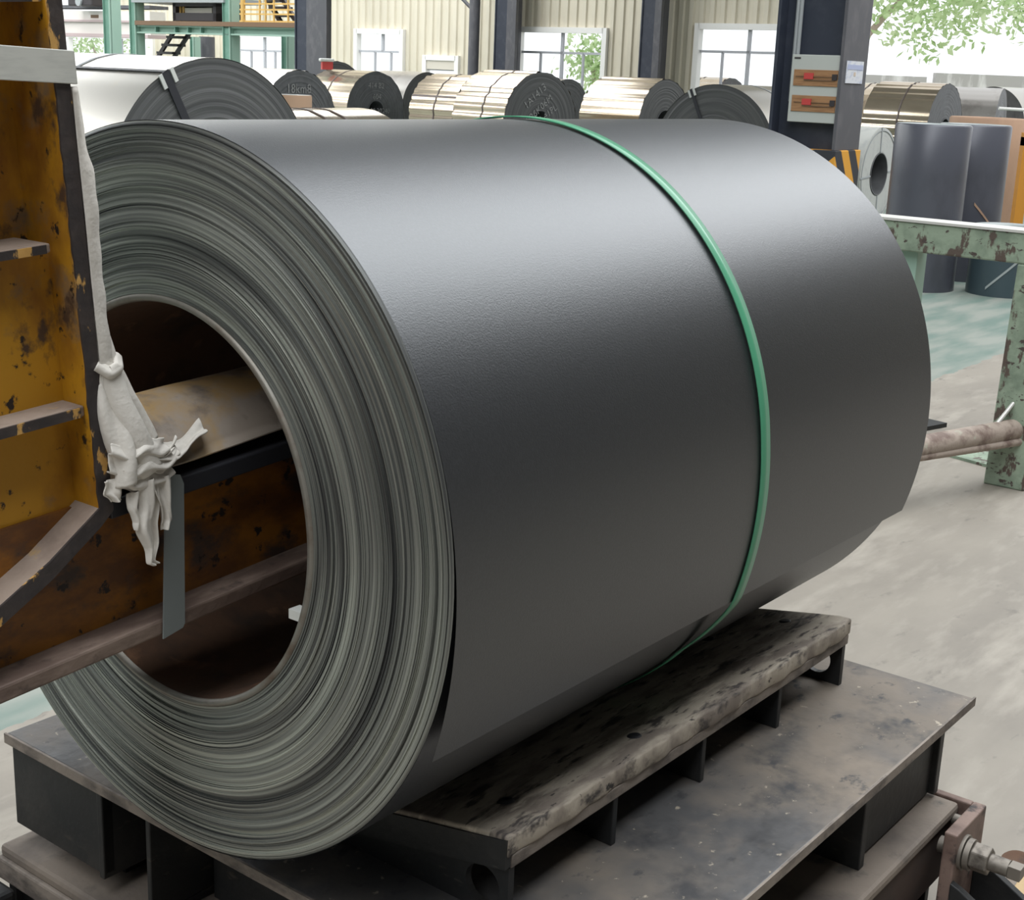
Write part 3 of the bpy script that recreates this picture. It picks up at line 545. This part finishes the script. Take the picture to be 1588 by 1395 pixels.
tree('broad leafy tree overhanging the yard right of the navy column', 1440, -38, 50, 3.0, 2600, .75, -2.7)
tree('leafy tree at the top right corner beyond the yard', 1625, -6, 58, 1.7, 1300, .8, 2.0)
tree('pale tree outside the middle wall window', 925, 90, 62, 1.4, 700, .8)
tree('pale tree outside the far left windows', 150, 72, 90, 3.0, 900, .6)

# ================================================================== worn green rack in the middle distance
vr = -.36
o, xf = hall('storage_rack', 'worn green welded steel rack right of the front coil', 'rack', 4.3, vr, 0)
uR, uL = at_v(1588, 361, vr)[0], 0
def rk(x, y, Y): return tocf(at(x, y, Y))
tR, tL = rk(1588, 361, 5.3), rk(1370, 340.5, 4.85); bR, bL = rk(1577, 410, 5.3), rk(1403, 388, 4.9)
uf = tR[0]; zt = tR[2]; zbm = bR[2]
# beam runs across the hall (along v)
eL = at_u(1330, 338, uf); eR = at_u(1640, 366, uf)
zT = .5*(at_u(1588, 361, uf)[2]+at_u(1370, 340.5, uf)[2]); zB = .5*(at_u(1577, 410, uf)[2]+at_u(1403, 388, uf)[2])
MB(xf).box((uf, eL[1]-.3, zB), (uf+.12, eR[1], zT)).build('top_beam', M['rack_green'], o, .006)
MB(xf).box((uf-.006, eL[1]-.3, zT), (uf+.126, eR[1], zT+.010)).build('bare_edge', M['rack_top'], o)
pv = at_u(1577, 415, uf)[1]
MB(xf).hexa([(uf, pv-.02, 0), (uf+.12, pv-.02, 0), (uf+.12, pv+.14, 0), (uf, pv+.14, 0)], [(uf, pv, zB), (uf+.12, pv, zB), (uf+.12, pv+.13, zB), (uf, pv+.13, zB)]).build('post', M['rack_green'], o, .006)
pl = at_u(1404, 400, uf)[1]; MB(xf).box((uf+.05, pl-.05, 0), (uf+.15, pl+.03, zB)).build('post', M['g_light'], o, .004)
p0 = rk(1583, 664, 5.30); p1 = rk(1431, 692, 4.97); e = p1+(p1-p0)*1.1
MB(xf).cyl(e, p0+(p0-p1)*.25, .043, 20).build('brace_pipe', M['rack_rust'], o)
q0 = rk(1583, 684, 5.26); q1 = rk(1428, 708, 4.93); e2 = q1+(q1-q0)*1.1
MB(xf).cyl(e2, q0+(q0-q1)*.2, .017, 12).build('brace_pipe', M['rack_rust'], o)
w0 = rk(1582, 612, 5.3); w1 = rk(1547, 656, 5.22); MB(xf).cyl(w0, w1, .008, 8).build('tie_rod', M['rack_top'], o)
fpts = [tocf(O3+ray(x, y)*(-CAMZ/ray(x, y)[2])) for x, y in ((1463, 706), (1573, 736), (1640, 738), (1600, 690))]
MB(xf).hexa([(q[0], q[1], 0) for q in fpts], [(q[0], q[1], .012) for q in fpts]).build('foot_plate', M['rack_green'], o)
MB(xf).hexa([(fpts[1][0], fpts[1][1], .012), (fpts[1][0]+.02, fpts[1][1]+.02, .012), (fpts[3][0]+.02, fpts[3][1]+.02, .012), (fpts[3][0], fpts[3][1], .012)],
            [(fpts[1][0], fpts[1][1], .16), (fpts[1][0]+.02, fpts[1][1]+.02, .16), (fpts[3][0]+.02, fpts[3][1]+.02, .22), (fpts[3][0], fpts[3][1], .22)]).build('gusset', M['rack_green'], o)
dp = [tocf(O3+ray(x, y)*(-CAMZ/ray(x, y)[2])) for x, y in ((1400, 646), (1468, 662), (1437, 668), (1390, 674))]
MB(xf).hexa([(q[0], q[1], 0) for q in dp], [(q[0], q[1], .02) for q in dp]).build('foot_plate', M['dark_steel'], o)

# ================================================================== machine under the coil
ZC = .961; R0 = .47; L0 = 1.2972
def slab(xf, u0, u1, v0, v1, z0, z1): return MB(xf).box((u0, v0, z0), (u1, v1, z1))
# ---- lower frame
o, xf = hall('base_frame', 'dusty flat machine frame lying under the coil stand', 'machine frame', .69, .03, 0)
slab(xf, .067, 1.31, -.56, .615, .200, .225).build('top_plate', M['frame_top'], o, .008)
slab(xf, .075, 1.30, .585, .605, .08, .200).build('side_plate', mat('rust_brown_side', (.06, .038, .030), .7, 0, layers=[((.03, .024, .022), 9, .45, .65, ONE)]), o)
slab(xf, .075, 1.30, -.55, -.53, .08, .200).build('side_plate', M['dark_steel'], o)
slab(xf, .085, .105, -.53, .585, .06, .185).build('front_plate', M['dark_steel'], o)
slab(xf, .060, .085, -.56, .615, .165, .205).build('front_lip', M['saddle_edge'], o, .004)
for v_ in (-.36, -.1, .16, .42): slab(xf, .064, .085, v_, v_+.025, .0, .165).build('rib', M['frame_top'], o)
slab(xf, .3, 1.1, -.4, .45, 0, .2).build('pedestal', M['dark_steel'], o)
slab(xf, 1.275, 1.292, -.53, .585, .0, .2).build('rear_plate', M['dark_steel'], o)
cu_ = [(.9+.35*t, .30+.16*math.sin(2.3*t)+.02*t, .231) for t in np.linspace(0, 1, 14)]
# ---- stand: table plate, blocks, saddles
o, xf = hall('coil_stand', 'scuffed steel stand with two padded saddle beams carrying the coil', 'stand', .7, .03, .225)
tp = slab(xf, .083, 1.33, -.545, .608, .407, .427).build('top_plate', M['table_top'], o, .003)
slab(xf, .079, 1.334, .607, .611, .411, .428).build('worn_edge', M['saddle_edge'], o)
slab(xf, .079, .083, -.545, .608, .411, .428).build('worn_edge', M['saddle_edge'], o)
blk = MB(xf).box((.965, .545, .232), (1.30, .560, .407)).box((.962, .33, .225), (.982, .572, .407)).box((1.288, .33, .232), (1.308, .572, .407)).box((.982, .33, .27), (1.288, .345, .407)); blk.build('support_block', M['dark_steel'], o, .002)
slab(xf, .12, .962, .49, .505, .325, .407).build('side_rail', M['dark_steel'], o)
slab(xf, .12, 1.29, -.50, -.485, .325, .407).build('side_rail', M['dark_steel'], o)
b2 = MB(xf).box((.090, -.541, .262), (.110, -.300, .407)).box((.110, -.541, .262), (.45, -.526, .407)).box((.088, -.312, .255), (.45, -.300, .407)).box((.15, -.52, .225), (.43, -.33, .262)); b2.build('support_block', M['dark_steel'], o, .002)
b3 = MB(xf).box((.088, -.192, .240), (.45, -.182, .407)).box((.30, -.300, .227), (.32, -.185, .407)).box((.15, -.192, .225), (.45, -.182, .24)).box((.2, -.173, .225), (.22, .2, .407)); b3.build('support_block', M['dark_steel'], o, .002)
TA = math.tan(math.radians(11.0))
for sgn in (1, -1):
    f = (lambda a, b, c, s=sgn, g=xf: g(a, b*s+(0.0 if s > 0 else .0), c))
    zt = lambda b: .562+(b-.40)*TA
    sb = MB(f).hexa([(.215, .03, zt(.03)-.055), (1.222, .03, zt(.03)-.055), (1.222, .401, zt(.401)-.055), (.215, .401, zt(.401)-.055)],
                   [(.215, .03, zt(.03)-.036), (1.222, .03, zt(.03)-.036), (1.222, .401, zt(.401)-.036), (.215, .401, zt(.401)-.036)]).build('saddle_beam', M['saddle_edge'], o, .002)
    nu, nv = 90, 16; vs = []; fs = []
    for side in (0, 1):
        for i in range(nu+1):
            for j in range(nv+1):
                a = .205+1.022*i/nu; b = .03+.374*j/nv; edge = max(0, (j-nv+2)/2.0)
                wob = (.0016*math.sin(a*31+b*9)+.0014*math.sin(a*83-b*20)+(rng.uniform(-.0022, .0022) if not side else 0))*(1 if j > nv-3 or i in (0, nu) else .35)
                b += wob*(1.2 if j == nv else .2)
                z = zt(b)-.0365 if side else zt(b)-.001+min(0, wob)*.8-.004*edge**2
                if sgn and b < .16 and not side: z = min(z, ZC-math.sqrt(R0**2-b*b)-.0015) if a < L0 else z
                vs.append((a, b, z))
    K = (nu+1)*(nv+1); idx = lambda i, j, s=0: s*K+i*(nv+1)+j
    for i in range(nu):
        for j in range(nv): fs += [(idx(i, j), idx(i, j+1), idx(i+1, j+1), idx(i+1, j)), (idx(i, j, 1), idx(i+1, j, 1), idx(i+1, j+1, 1), idx(i, j+1, 1))]
    for i in range(nu): fs += [(idx(i, 0), idx(i+1, 0), idx(i+1, 0, 1), idx(i, 0, 1)), (idx(i, nv), idx(i, nv, 1), idx(i+1, nv, 1), idx(i+1, nv))]
    for j in range(nv): fs += [(idx(0, j), idx(0, j, 1), idx(0, j+1, 1), idx(0, j+1)), (idx(nu, j), idx(nu, j+1), idx(nu, j+1, 1), idx(nu, j, 1))]
    pad = MB(f); pad.add(vs, fs, True); pad.build('pad', M['plank'], sb, .004)
    for a, b in ((.29, .33), (.56, .36), (1.02, .22), (1.16, .30)):
        MB(f).lathe([(zt(b)-.0005, .0), (zt(b)+.001, .009), (zt(b)-.002, .012)], 14, lambda ax, r, q, a=a, b=b: (a+r*math.cos(q), b+r*math.sin(q), ax+r*math.sin(q)*TA)).build('countersunk_bolt', M['black'], sb)
    for a in (.46, .71, .965): MB(f).hexa([(a, .10, .427), (a+.012, .10, .427), (a+.012, .395, .427), (a, .395, .427)], [(a, .10, zt(.10)-.055), (a+.012, .10, zt(.10)-.055), (a+.012, .395, zt(.395)-.055), (a, .395, zt(.395)-.055)]).build('gusset', M['dark_steel'], sb, .0015)
    MB(f).holed((.10, .427), (.398, zt(.398)-.055), (.350, .468), .027, lambda p, q: (1.206, p, min(q, zt(p)-.055)), lambda p, q: (1.218, p, min(q, zt(p)-.055))).build('end_plate', M['dark_steel'], sb)
    MB(f).holed((.10, .427), (.398, zt(.398)-.055), (.355, .466), .029, lambda p, q: (.213, p, min(q, zt(p)-.055)), lambda p, q: (.225, p, min(q, zt(p)-.055))).build('end_plate', M['dark_steel'], sb)
    MB(f).box((.225, .05, .427), (1.206, .065, zt(.05)-.055)).build('web', M['dark_steel'], sb)
    MB(f).hexa([(.202, .03, zt(.03)-.052), (.214, .03, zt(.03)-.052), (.214, .40, zt(.40)-.052), (.202, .40, zt(.40)-.052)], [(.202, .03, zt(.03)-.006), (.214, .03, zt(.03)-.006), (.214, .40, zt(.40)-.010), (.202, .40, zt(.40)-.010)]).build('end_cover', M['dark_steel'], sb)
slab(xf, .225, 1.2, -.06, .06, .427, .440).build('floor_strip', M['dark_steel'], o)
# ---- clamp bracket at the right
o, xf = hall('clamp_bracket', 'steel clamp bracket with big hex bolt at the right frame corner', 'bracket', 1.25, .70, 0)
slab(xf, 1.10, 1.48, .62, .90, 0, .012).build('foot_plate', M['frame_top'], o, .003)
cp = slab(xf, 1.185, 1.332, .634, .658, .012, .226).build('clamp_plate', M['red_steel'], o, .003)
slab(xf, 1.314, 1.332, .50, .634, .10, .226).build('clamp_plate', M['red_steel'], o, .003)
for a in (1.178, 1.30):
    MB(xf).prism([(.658, .012), (.658, .135), (.676, .128), (.825, .045), (.835, .012)], lambda p, q, a=a: (a, p, q), lambda p, q, a=a: (a+.016, p, q)).build('gusset', M['dark_steel'], o, .002)
bz, bu = .176, 1.228
bo = MB(xf).cyl((bu, .615, bz), (bu, .742, bz), .0155, 20); bo = bo.box((bu-.013, .742, bz-.012), (bu+.013, .765, bz+.012)).build('bolt', M['bolt'], o, .001)
MB(xf).cyl((bu, .658, bz), (bu, .664, bz), .033, 28).cyl((bu, .666, bz), (bu, .676, bz), .029, 28).build('washer', M['bolt'], bo, .001)
hexp = [(.027*math.cos(math.pi/3*k+.3), .027*math.sin(math.pi/3*k+.3)) for k in range(6)]
MB(xf).prism(hexp, lambda p, q: (bu+p, .676, bz+q), lambda p, q: (bu+p, .708, bz+q)).build('nut', M['bolt'], bo, .003)
MB(xf).box((.78, .640, .0), (1.178, .656, .095)).build('side_bar', M['frame_top'], o, .003)
MB(xf).cyl((1.29, .640, .20), (1.29, .612, .20), .010, 12).build('set_screw', M['bolt'], o)
a = [tocf(O3+ray(x, y)*(-CAMZ/ray(x, y)[2])) for x, y in ((1566, 1400), (1582, 1374), (1640, 1340), (1640, 1430))]
o2, xf2 = hall('timber_offcut', 'small tan timber offcut on the floor at the lower right corner', 'timber', a[0][0], a[0][1], 0)
MB(xf2).hexa([(q[0], q[1], .0125) for q in a], [(q[0], q[1], .03) for q in a]).build('board', M['wood'], o2, .003)
hp = tocf(O3+ray(1577, 1333)*(-CAMZ/ray(1577, 1333)[2]))
o2, xf2 = hall('floor_socket', 'dark oval socket in the floor right of the hex bolt', 'floor socket', hp[0], hp[1], 0)
MB(xf2).lathe([(.002, 0), (.002, .022), (.004, .026), (.0, .030)], 24, lambda ax, r, q: (hp[0]+1.3*r*math.cos(q), hp[1]+r*math.sin(q), ax)).build('rim', M['bore'], o2)
# ---- clamp block at the left
o, xf = hall('clamp_block', 'dark greasy clamp block at the front left frame corner', 'bracket', .02, -.64, 0)
slab(xf, -.08, .054, -.68, -.495, 0, .172).build('body', M['dark_steel'], o, .008)
slab(xf, .0, .054, -.68, -.565, .172, .192).build('jaw', M['dark_steel'], o, .006)
MB(xf).cyl((-.085, -.62, .215), (.03, -.62, .215), .022, 16).build('pin', M['bolt'], o)

# ================================================================== the coil
o, xf = hall('steel_coil', 'huge dark grey coated steel coil on the saddle, green strap round it', 'coil', 0, 0, ZC-R0)
def fnc(a, r, q):
    return (a, r*math.cos(q), ZC+r*math.sin(q))
# wound body, end ring profile with uneven wraps
n = 256; RI = .256; vi = -.007; zi = -.003
pr = []; rad = RI+.010; u = 0
while rad < R0-.0045:
    st = rng.uniform(.0006, .0026); u = .55*u+rng.normal(0, .0011); uu = float(np.clip(u, -.004, .004)); pr.append((uu, rad)); rad += st; pr.append((uu, rad-.0001)); 
def fne(a, r, q):
    k = (R0-r)/(R0-RI); return (a+.0008*math.sin(3*q+r*90), r*math.cos(q)+k*vi, ZC+r*math.sin(q)+k*zi)
e = MB(xf); pr.append((.0015, R0-.0006))
for pa, pb in zip(pr[:-1], pr[1:]): e.lathe([pa, pb], 128, fne)
e = e.build('strip_edges', M['coil_edge'], o); tag(e, 'finely layered strip edges with uneven pale and dark rings')
MB(xf).lathe([(L0-.003, R0-.004), (L0-.003, RI+.01)], 128, fnc, smooth=False).build('strip_edges', M['coil_edge'], o)
# the outer wrap is one spiral: loose end below, round over the top, tucked in under itself
def wrap_r(f):
    if f < 19: return R0+.0184*((19-f)/43.5)**2.3
    if f > 335: return R0-.004*min(1, (f-335)/25)
    return R0
vs = []; fi = list(np.linspace(-24.5, 19, 61))+list(np.linspace(19, 385, 361))[1:]; na = 24
for f in fi:
    q = math.radians(f); r = wrap_r(f)
    for i in range(na+1): vs.append((.001+(L0-.001)*i/na, r*math.cos(q), ZC+r*math.sin(q)))
w_ = MB(xf).add(vs, [(j*(na+1)+i, j*(na+1)+i+1, (j+1)*(na+1)+i+1, (j+1)*(na+1)+i) for j in range(len(fi)-1) for i in range(na)], True).build('outer_wrap', M['coil_paint'], o)
tag(w_, 'smooth dark grey outer wrap with its loose end flaring at the lower right')
MB(xf).lathe([(.004, RI+.0105), (-.003, RI+.009), (-.004, RI+.003), (.003, RI)], 128, fne).build('core_rim', M['core'], o)
MB(xf).lathe([(.003, RI), (L0, RI)], 128, fne).build('bore_lining', M['bore'], o)
def strap_r(q):
    d_ = (math.degrees(q)+180) % 360-180
    if -24.5 <= d_ <= 19: t = (19-d_)/43.5; return max(R0+.003, R0+.0018+.0184*t**2.3)
    if -40 < d_ < -24.5: return R0+.003+.0175*(d_+40)/15.5
    return R0+.003
vs = []; n = 240
for (a, dr_) in ((.668, 0), (.668, .0022), (.692, .0022), (.692, 0)):
    for j in range(n): q = 2*math.pi*j/n; r = strap_r(q)+dr_; vs.append((a+.018*math.sin(q)**2*(1 if math.sin(q) > 0 else 0), r*math.cos(q), ZC+r*math.sin(q)))
s = MB(xf).add(vs, [(i*n+j, i*n+(j+1) % n, ((i+1) % 4)*n+(j+1) % n, ((i+1) % 4)*n+j) for i in range(4) for j in range(n)], True).build('strap', M['green_strap'], o); tag(s, 'thin green packing strap')
tb = MB(xf).box((.012, RI*math.cos(-.38)+vi-.028, ZC+RI*math.sin(-.38)+zi-.004), (.03, RI*math.cos(-.38)+vi-.002, ZC+RI*math.sin(-.38)+zi+.008)).build('strip_tab', M['white_wrap'], o); tag(tb, 'small pale tab inside the bore')

# ================================================================== the C-hook
T4 = math.radians(4.0); HP = (-.16, 1.03); c4, s4 = math.cos(T4), math.sin(T4)
o, xf = hall('c_hook', 'heavy worn yellow C-hook lifting arm pushed into the coil eye', 'lifting hook', -.25, 0, .75)
hx = lambda x, b, z: xf(HP[0]+x*c4-z*s4, b, HP[1]+x*s4+z*c4)
ZT = .75
MB(hx).box((-.60, -.012, -.175), (-.015, .02, ZT)).build('web_plate', M['hook_yellow'], o)
MB(hx).box((-.60, .02, -.09), (-.015, .055, .272)).build('web_plate', M['hook_yellow'], o)
fl = MB(hx).box((-.0165, -.1, -.02), (0, .099, ZT)).build('front_flange', M['hook_yellow'], o, .001)
ed = []
nn = 60
vs = []
for i in range(nn+1):
    z = -.02+(ZT+.02)*i/nn; w = .0166+.0005*math.sin(z*70)+.0006*math.sin(z*231+1)+rng.uniform(-.0004, .0004)
    for x in (-w, .001):
        for y in (.0985, .1012): vs.append((x, y, z))
fs = []
for i in range(nn):
    a = 4*i; b = a+4; fs += [(a, b, b+1, a+1), (a+2, a+3, b+3, b+2), (a+1, b+1, b+3, a+3), (a, a+2, b+2, b)]
MB(hx).add(vs, fs).build('flange_edge', M['hook_edge'], fl)
def rib(z, drop, x0, x1, y1, th):
    r_ = MB(hx).hexa([(x0, .018, z-th+drop), (x1, .018, z-th), (x1, y1, z-th), (x0, y1, z-th+drop)], [(x0, .018, z+drop), (x1, .018, z), (x1, y1, z), (x0, y1, z+drop)]).build('stiffener_rib', M['hook_ledge'], o, .002)
    MB(hx).hexa([(x0, y1, z-th+drop), (x1-.006, y1, z-th), (x1-.006, y1+.002, z-th), (x0, y1+.002, z-th+drop)], [(x0, y1, z+drop-.001), (x1-.006, y1, z-.001), (x1-.006, y1+.002, z-.001), (x0, y1+.002, z+drop-.001)]).build('rib_edge', M['hook_edge'], r_)
rib(.105, .0, -.60, -.0165, .092, .012)
rib(.283, .0, -.60, -.030, .082, .010)
rib(.535, .0, -.60, -.0165, .094, .012)
# curved haunch flange from the stem foot back under the body
hs = [(.0, .0), (-.018, -.014), (-.045, -.030), (-.085, -.054), (-.146, -.082), (-.24, -.12), (-.40, -.165), (-.6, -.2)]
for (y0, y1, m_, nm, th) in ((.0, .098, 'hook_ledge', 'haunch_flange', .020), (.098, .101, 'hook_edge', 'haunch_edge', .021)):
    vs = []
    for (x, z) in hs:
        for y in (y0, y1): vs += [(x, y, z), (x, y, z-th)]
    fs = [(0, 1, 3, 2), (4*7, 4*7+2, 4*7+3, 4*7+1)]
    for i in range(len(hs)-1):
        a = 4*i; b = a+4; fs += [(a, a+2, b+2, b), (a+1, b+1, b+3, a+3), (a, b, b+1, a+1), (a+2, a+3, b+3, b+2)]
    hb = MB(hx).add(vs, fs).build(nm, M[m_], o if y0 == 0 else hb)
# arm
AE = 1.15
MB(hx).box((-.60, .045, -.175), (AE, .06, -.018)).build('arm_web', M['hook_arm'], o)
MB(hx).box((-.60, -.06, -.175), (AE, -.045, -.03)).build('arm_web', M['hook_arm'], o)
MB(hx).box((-.60, -.1, -.194), (AE, .1, -.174)).build('bottom_flange', M['hook_bottom'], o, .003)
MB(hx).box((.0, -.1, -.032), (AE, .097, -.010)).build('top_flange', M['black'], o, .002)
MB(hx).box((AE, -.1, -.194), (AE+.02, .1, .0)).build('end_plate', M['hook_arm'], o)
Rc = .101; arc = [(y, .065-Rc+math.sqrt(max(Rc*Rc-y*y, 0))) for y in np.linspace(-.092, .092, 25)]
poly = arc+[(.092, .008), (.082, .004), (-.082, .004), (-.092, .008)]
cv = MB(hx); k = len(poly); xs = np.linspace(.002, AE, 20)
vs = [(x, y, z+.002*math.sin(x*17+y*30)) for x in xs for (y, z) in poly]
fs = [tuple(range(k))]+[tuple(range((len(xs)-1)*k, len(xs)*k))]+[(i*k+j, i*k+(j+1) % k, (i+1)*k+(j+1) % k, (i+1)*k+j) for i in range(len(xs)-1) for j in range(k)]
cv.add(vs, fs, True); c_ = cv.build('arm_cover', M['cover'], o); tag(c_, 'rounded worn tan pad over the arm')
# straps
o, xs_ = hall('white_strap', 'broad white strap tied round the upper yellow hook', 'strap', -.25, .1, 1.45)
gx = lambda x, b, z: xs_(HP[0]+x*c4-z*s4, b, HP[1]+x*s4+z*c4)
sh = lambda x, b, z: gx(x, b, z-.1*min(x, 0))
MB(sh).box((-.62, .1025, .4425), (.0075, .1045, .4755)).box((.0055, -.11, .4425), (.0075, .1045, .4755)).build('band', M['white_band'], o, .0008)
o, xs_ = hall('grey_strap', 'flat grey strap hanging down the side of the hook arm', 'strap', -.08, .1, .9)
MB(gx).add([(.084, .1035, .000), (.094, .1035, -.003), (.098, .1035, -.015), (.0825, .1035, -.188), (.079, .1035, -.193), (.0496, .1035, -.197), (.066, .1035, -.06), (.071, .1035, 0)], [(0, 1, 2, 3, 4, 5, 6, 7)]).build('band', M['grey_band'], o, solid=.0022)
MB(gx).add([(.071, .1035, 0), (.068, .085, .022), (.080, .085, .022), (.084, .1035, 0), (.066, .05, .052), (.077, .05, .052)], [(0, 1, 2, 3), (1, 4, 5, 2)]).build('band', M['grey_band'], o, solid=.002)
# padding cloth
o, xs_ = hall('padding_cloth', 'ragged white felt padding hanging in folds down the hook', 'cloth', -.13, .05, 1.0)
nz = 70; vs = []
for i in range(nz+1):
    z = .07+(.44-.07)*i/nz; t = min(1, (.445-z)/.09, .45+(z-.07)/.09); th = .002+.025*max(t, 0)**.6+.0016*math.sin(z*60)+.001*math.sin(z*140+2)
    for j in range(15):
        q = math.pi*j/14; y = -.103*math.cos(q); vs.append((.0015+th*(max(math.sin(q), 0)**.35), y+(.0025*math.sin(z*45+j) if 0 < j < 14 else 0), z))
fs = [(i*15+j, i*15+j+1, (i+1)*15+j+1, (i+1)*15+j) for i in range(nz) for j in range(14)]
pd = MB(gx).add(vs, fs, True).build('felt_roll', M['cloth'], o, solid=.002)
vs = []
for i in range(31):
    z = .42+.16*i/30; th = .0035+.012*math.exp(-((z-.51)/.018)**2)
    for j in range(9): vs.append((.001+th*math.sin(math.pi*j/8)**.4, -.1+.2*j/8, z))
MB(gx).add(vs, [(i*9+j, i*9+j+1, (i+1)*9+j+1, (i+1)*9+j) for i in range(30) for j in range(8)], True).build('felt_sheet', M['cloth'], o, solid=.001)
def rope(path, r0, r1, seed, flat=.6, folds=4, twist=3.0, amp=.3, n=28, k=40):
    """a twisted length of cloth: a tube whose section has deep folds that wind along it"""
    rg = np.random.default_rng(seed); P = np.array(path, float); m_ = len(P); tt = np.linspace(0, m_-1, k); cen = np.array([[np.interp(t, range(m_), P[:, c]) for c in range(3)] for t in tt])
    for _ in range(3): cen[1:-1] = (cen[:-2]+2*cen[1:-1]+cen[2:])/4
    vs = []; p1, p2 = rg.uniform(0, 6, 2)
    for i in range(k):
        t = cen[min(i+1, k-1)]-cen[max(i-1, 0)]; t /= np.linalg.norm(t); a = np.cross(t, [0, 1, 0]); a /= np.linalg.norm(a); b = np.cross(t, a); s_ = i/(k-1); r = r0+(r1-r0)*s_
        for j in range(n):
            q = 2*math.pi*j/n; w = r*(1+amp*math.sin(folds*q+twist*s_*6.28+p1)+amp*.4*math.sin((folds+2)*q+twist*5*s_+p2))
            vs.append(cen[i]+a*w*math.cos(q)+b*w*flat*math.sin(q))
    fs = [(i*n+j, i*n+(j+1) % n, (i+1)*n+(j+1) % n, (i+1)*n+j) for i in range(k-1) for j in range(n)]+[tuple(range(n))[::-1], tuple(range((k-1)*n, k*n))]
    return vs, fs
def ribbon(path, wdir, width, fold, nf, seed, taper=(1, 1), k=40, n=12):
    rg = np.random.default_rng(seed); P = np.array(path, float); m_ = len(P); tt = np.linspace(0, m_-1, k); cen = np.array([[np.interp(t, range(m_), P[:, c]) for c in range(3)] for t in tt])
    for _ in range(2): cen[1:-1] = (cen[:-2]+2*cen[1:-1]+cen[2:])/4
    wdir = np.array(wdir, float); wdir /= np.linalg.norm(wdir); ph = rg.uniform(0, 6, 4); vs = []
    for i in range(k):
        s_ = i/(k-1); t = cen[min(i+1, k-1)]-cen[max(i-1, 0)]; t /= np.linalg.norm(t); nr = np.cross(t, wdir); nr /= np.linalg.norm(nr); wd_ = width*(taper[0]+(taper[1]-taper[0])*s_)*(1+.18*math.sin(9*s_+ph[2]))
        for j in range(n):
            x = j/(n-1)-.5; f = fold*(math.sin(nf*math.pi*2*x+ph[0]+2.5*s_)+.5*math.sin(nf*4.1*x*3.14+ph[1]-3*s_)); vs.append(cen[i]+wdir*wd_*x+nr*f)
    return vs, [(i*n+j, i*n+j+1, (i+1)*n+j+1, (i+1)*n+j) for i in range(k-1) for j in range(n-1)]
tw = MB(gx)
tw.add(*rope([(.010, .088, .20), (.012, .094, .16), (.013, .100, .125), (.018, .104, .095), (.028, .107, .070), (.040, .108, .045), (.050, .109, .02)], .010, .020, 3, .75, 2, .9, .22), smooth=True)
tw.add(*rope([(.006, .094, .125), (.006, .102, .095), (.010, .109, .065), (.014, .112, .04), (.016, .113, .012)], .010, .018, 4, .7, 2, 1.1, .25), smooth=True)
tw.add(*rope([(.018, .094, .155), (.026, .098, .13), (.030, .102, .105), (.042, .103, .075), (.052, .105, .05)], .008, .013, 9, .7, 2, .8, .2), smooth=True)
tw.add(*rope([(-.002, .100, .148), (.010, .107, .138), (.022, .106, .142), (.030, .094, .150)], .006, .007, 10, .8, 2, .5, .15), smooth=True)
tw.build('twisted_fold', M['cloth'], o)
rf = MB(gx)
rf.add(*ribbon([(.005, .115, .022), (.022, .118, .012), (.04, .119, .018), (.062, .117, .014), (.078, .114, .02)], (0, .25, 1), .040, .006, 2.2, 11), smooth=True)
rf.add(*ribbon([(-.006, .112, .045), (.014, .116, .034), (.034, .12, .042), (.056, .116, .032), (.070, .112, .036)], (0, .3, 1), .034, .006, 1.7, 12), smooth=True)
rf.add(*ribbon([(.045, .112, .040), (.068, .106, .034), (.090, .098, .026), (.112, .092, .026), (.134, .088, .036), (.148, .086, .040)], (.25, -.85, .45), .030, .003, .8, 13, (1.2, .8)), smooth=True)
rf.add(*ribbon([(.034, .112, .045), (.055, .113, .030), (.078, .108, .024), (.092, .104, .034)], (.1, -.3, 1), .022, .004, 1.3, 14), smooth=True)
rf.build('ruffled_edge', M['cloth'], o, solid=.0022, sub=1)
tt_ = MB(gx)
tt_.add(*ribbon([(.040, .118, .010), (.038, .120, -.02), (.030, .120, -.045), (.035, .119, -.07), (.030, .119, -.088), (.038, .119, -.093)], (1, 0, .1), .030, .004, 1.2, 21, (1.1, .28)), smooth=True)
tt_.add(*ribbon([(.056, .116, .008), (.058, .118, -.02), (.060, .118, -.045), (.056, .118, -.056)], (1, 0, 0), .024, .004, 1.3, 22, (1.1, .4)), smooth=True)
tt_.add(*ribbon([(.020, .116, .000), (.016, .118, -.018), (.021, .118, -.035), (.018, .118, -.044)], (1, 0, 0), .014, .003, 1.0, 23, (1.2, .7)), smooth=True)
tt_.add(*ribbon([(-.004, .110, .02), (-.006, .113, .005), (-.001, .113, -.006)], (1, 0, 0), .020, .004, 1.0, 24, (1.2, .6)), smooth=True)
tt_.build('hanging_tatter', M['cloth'], o, solid=.0022, sub=1)
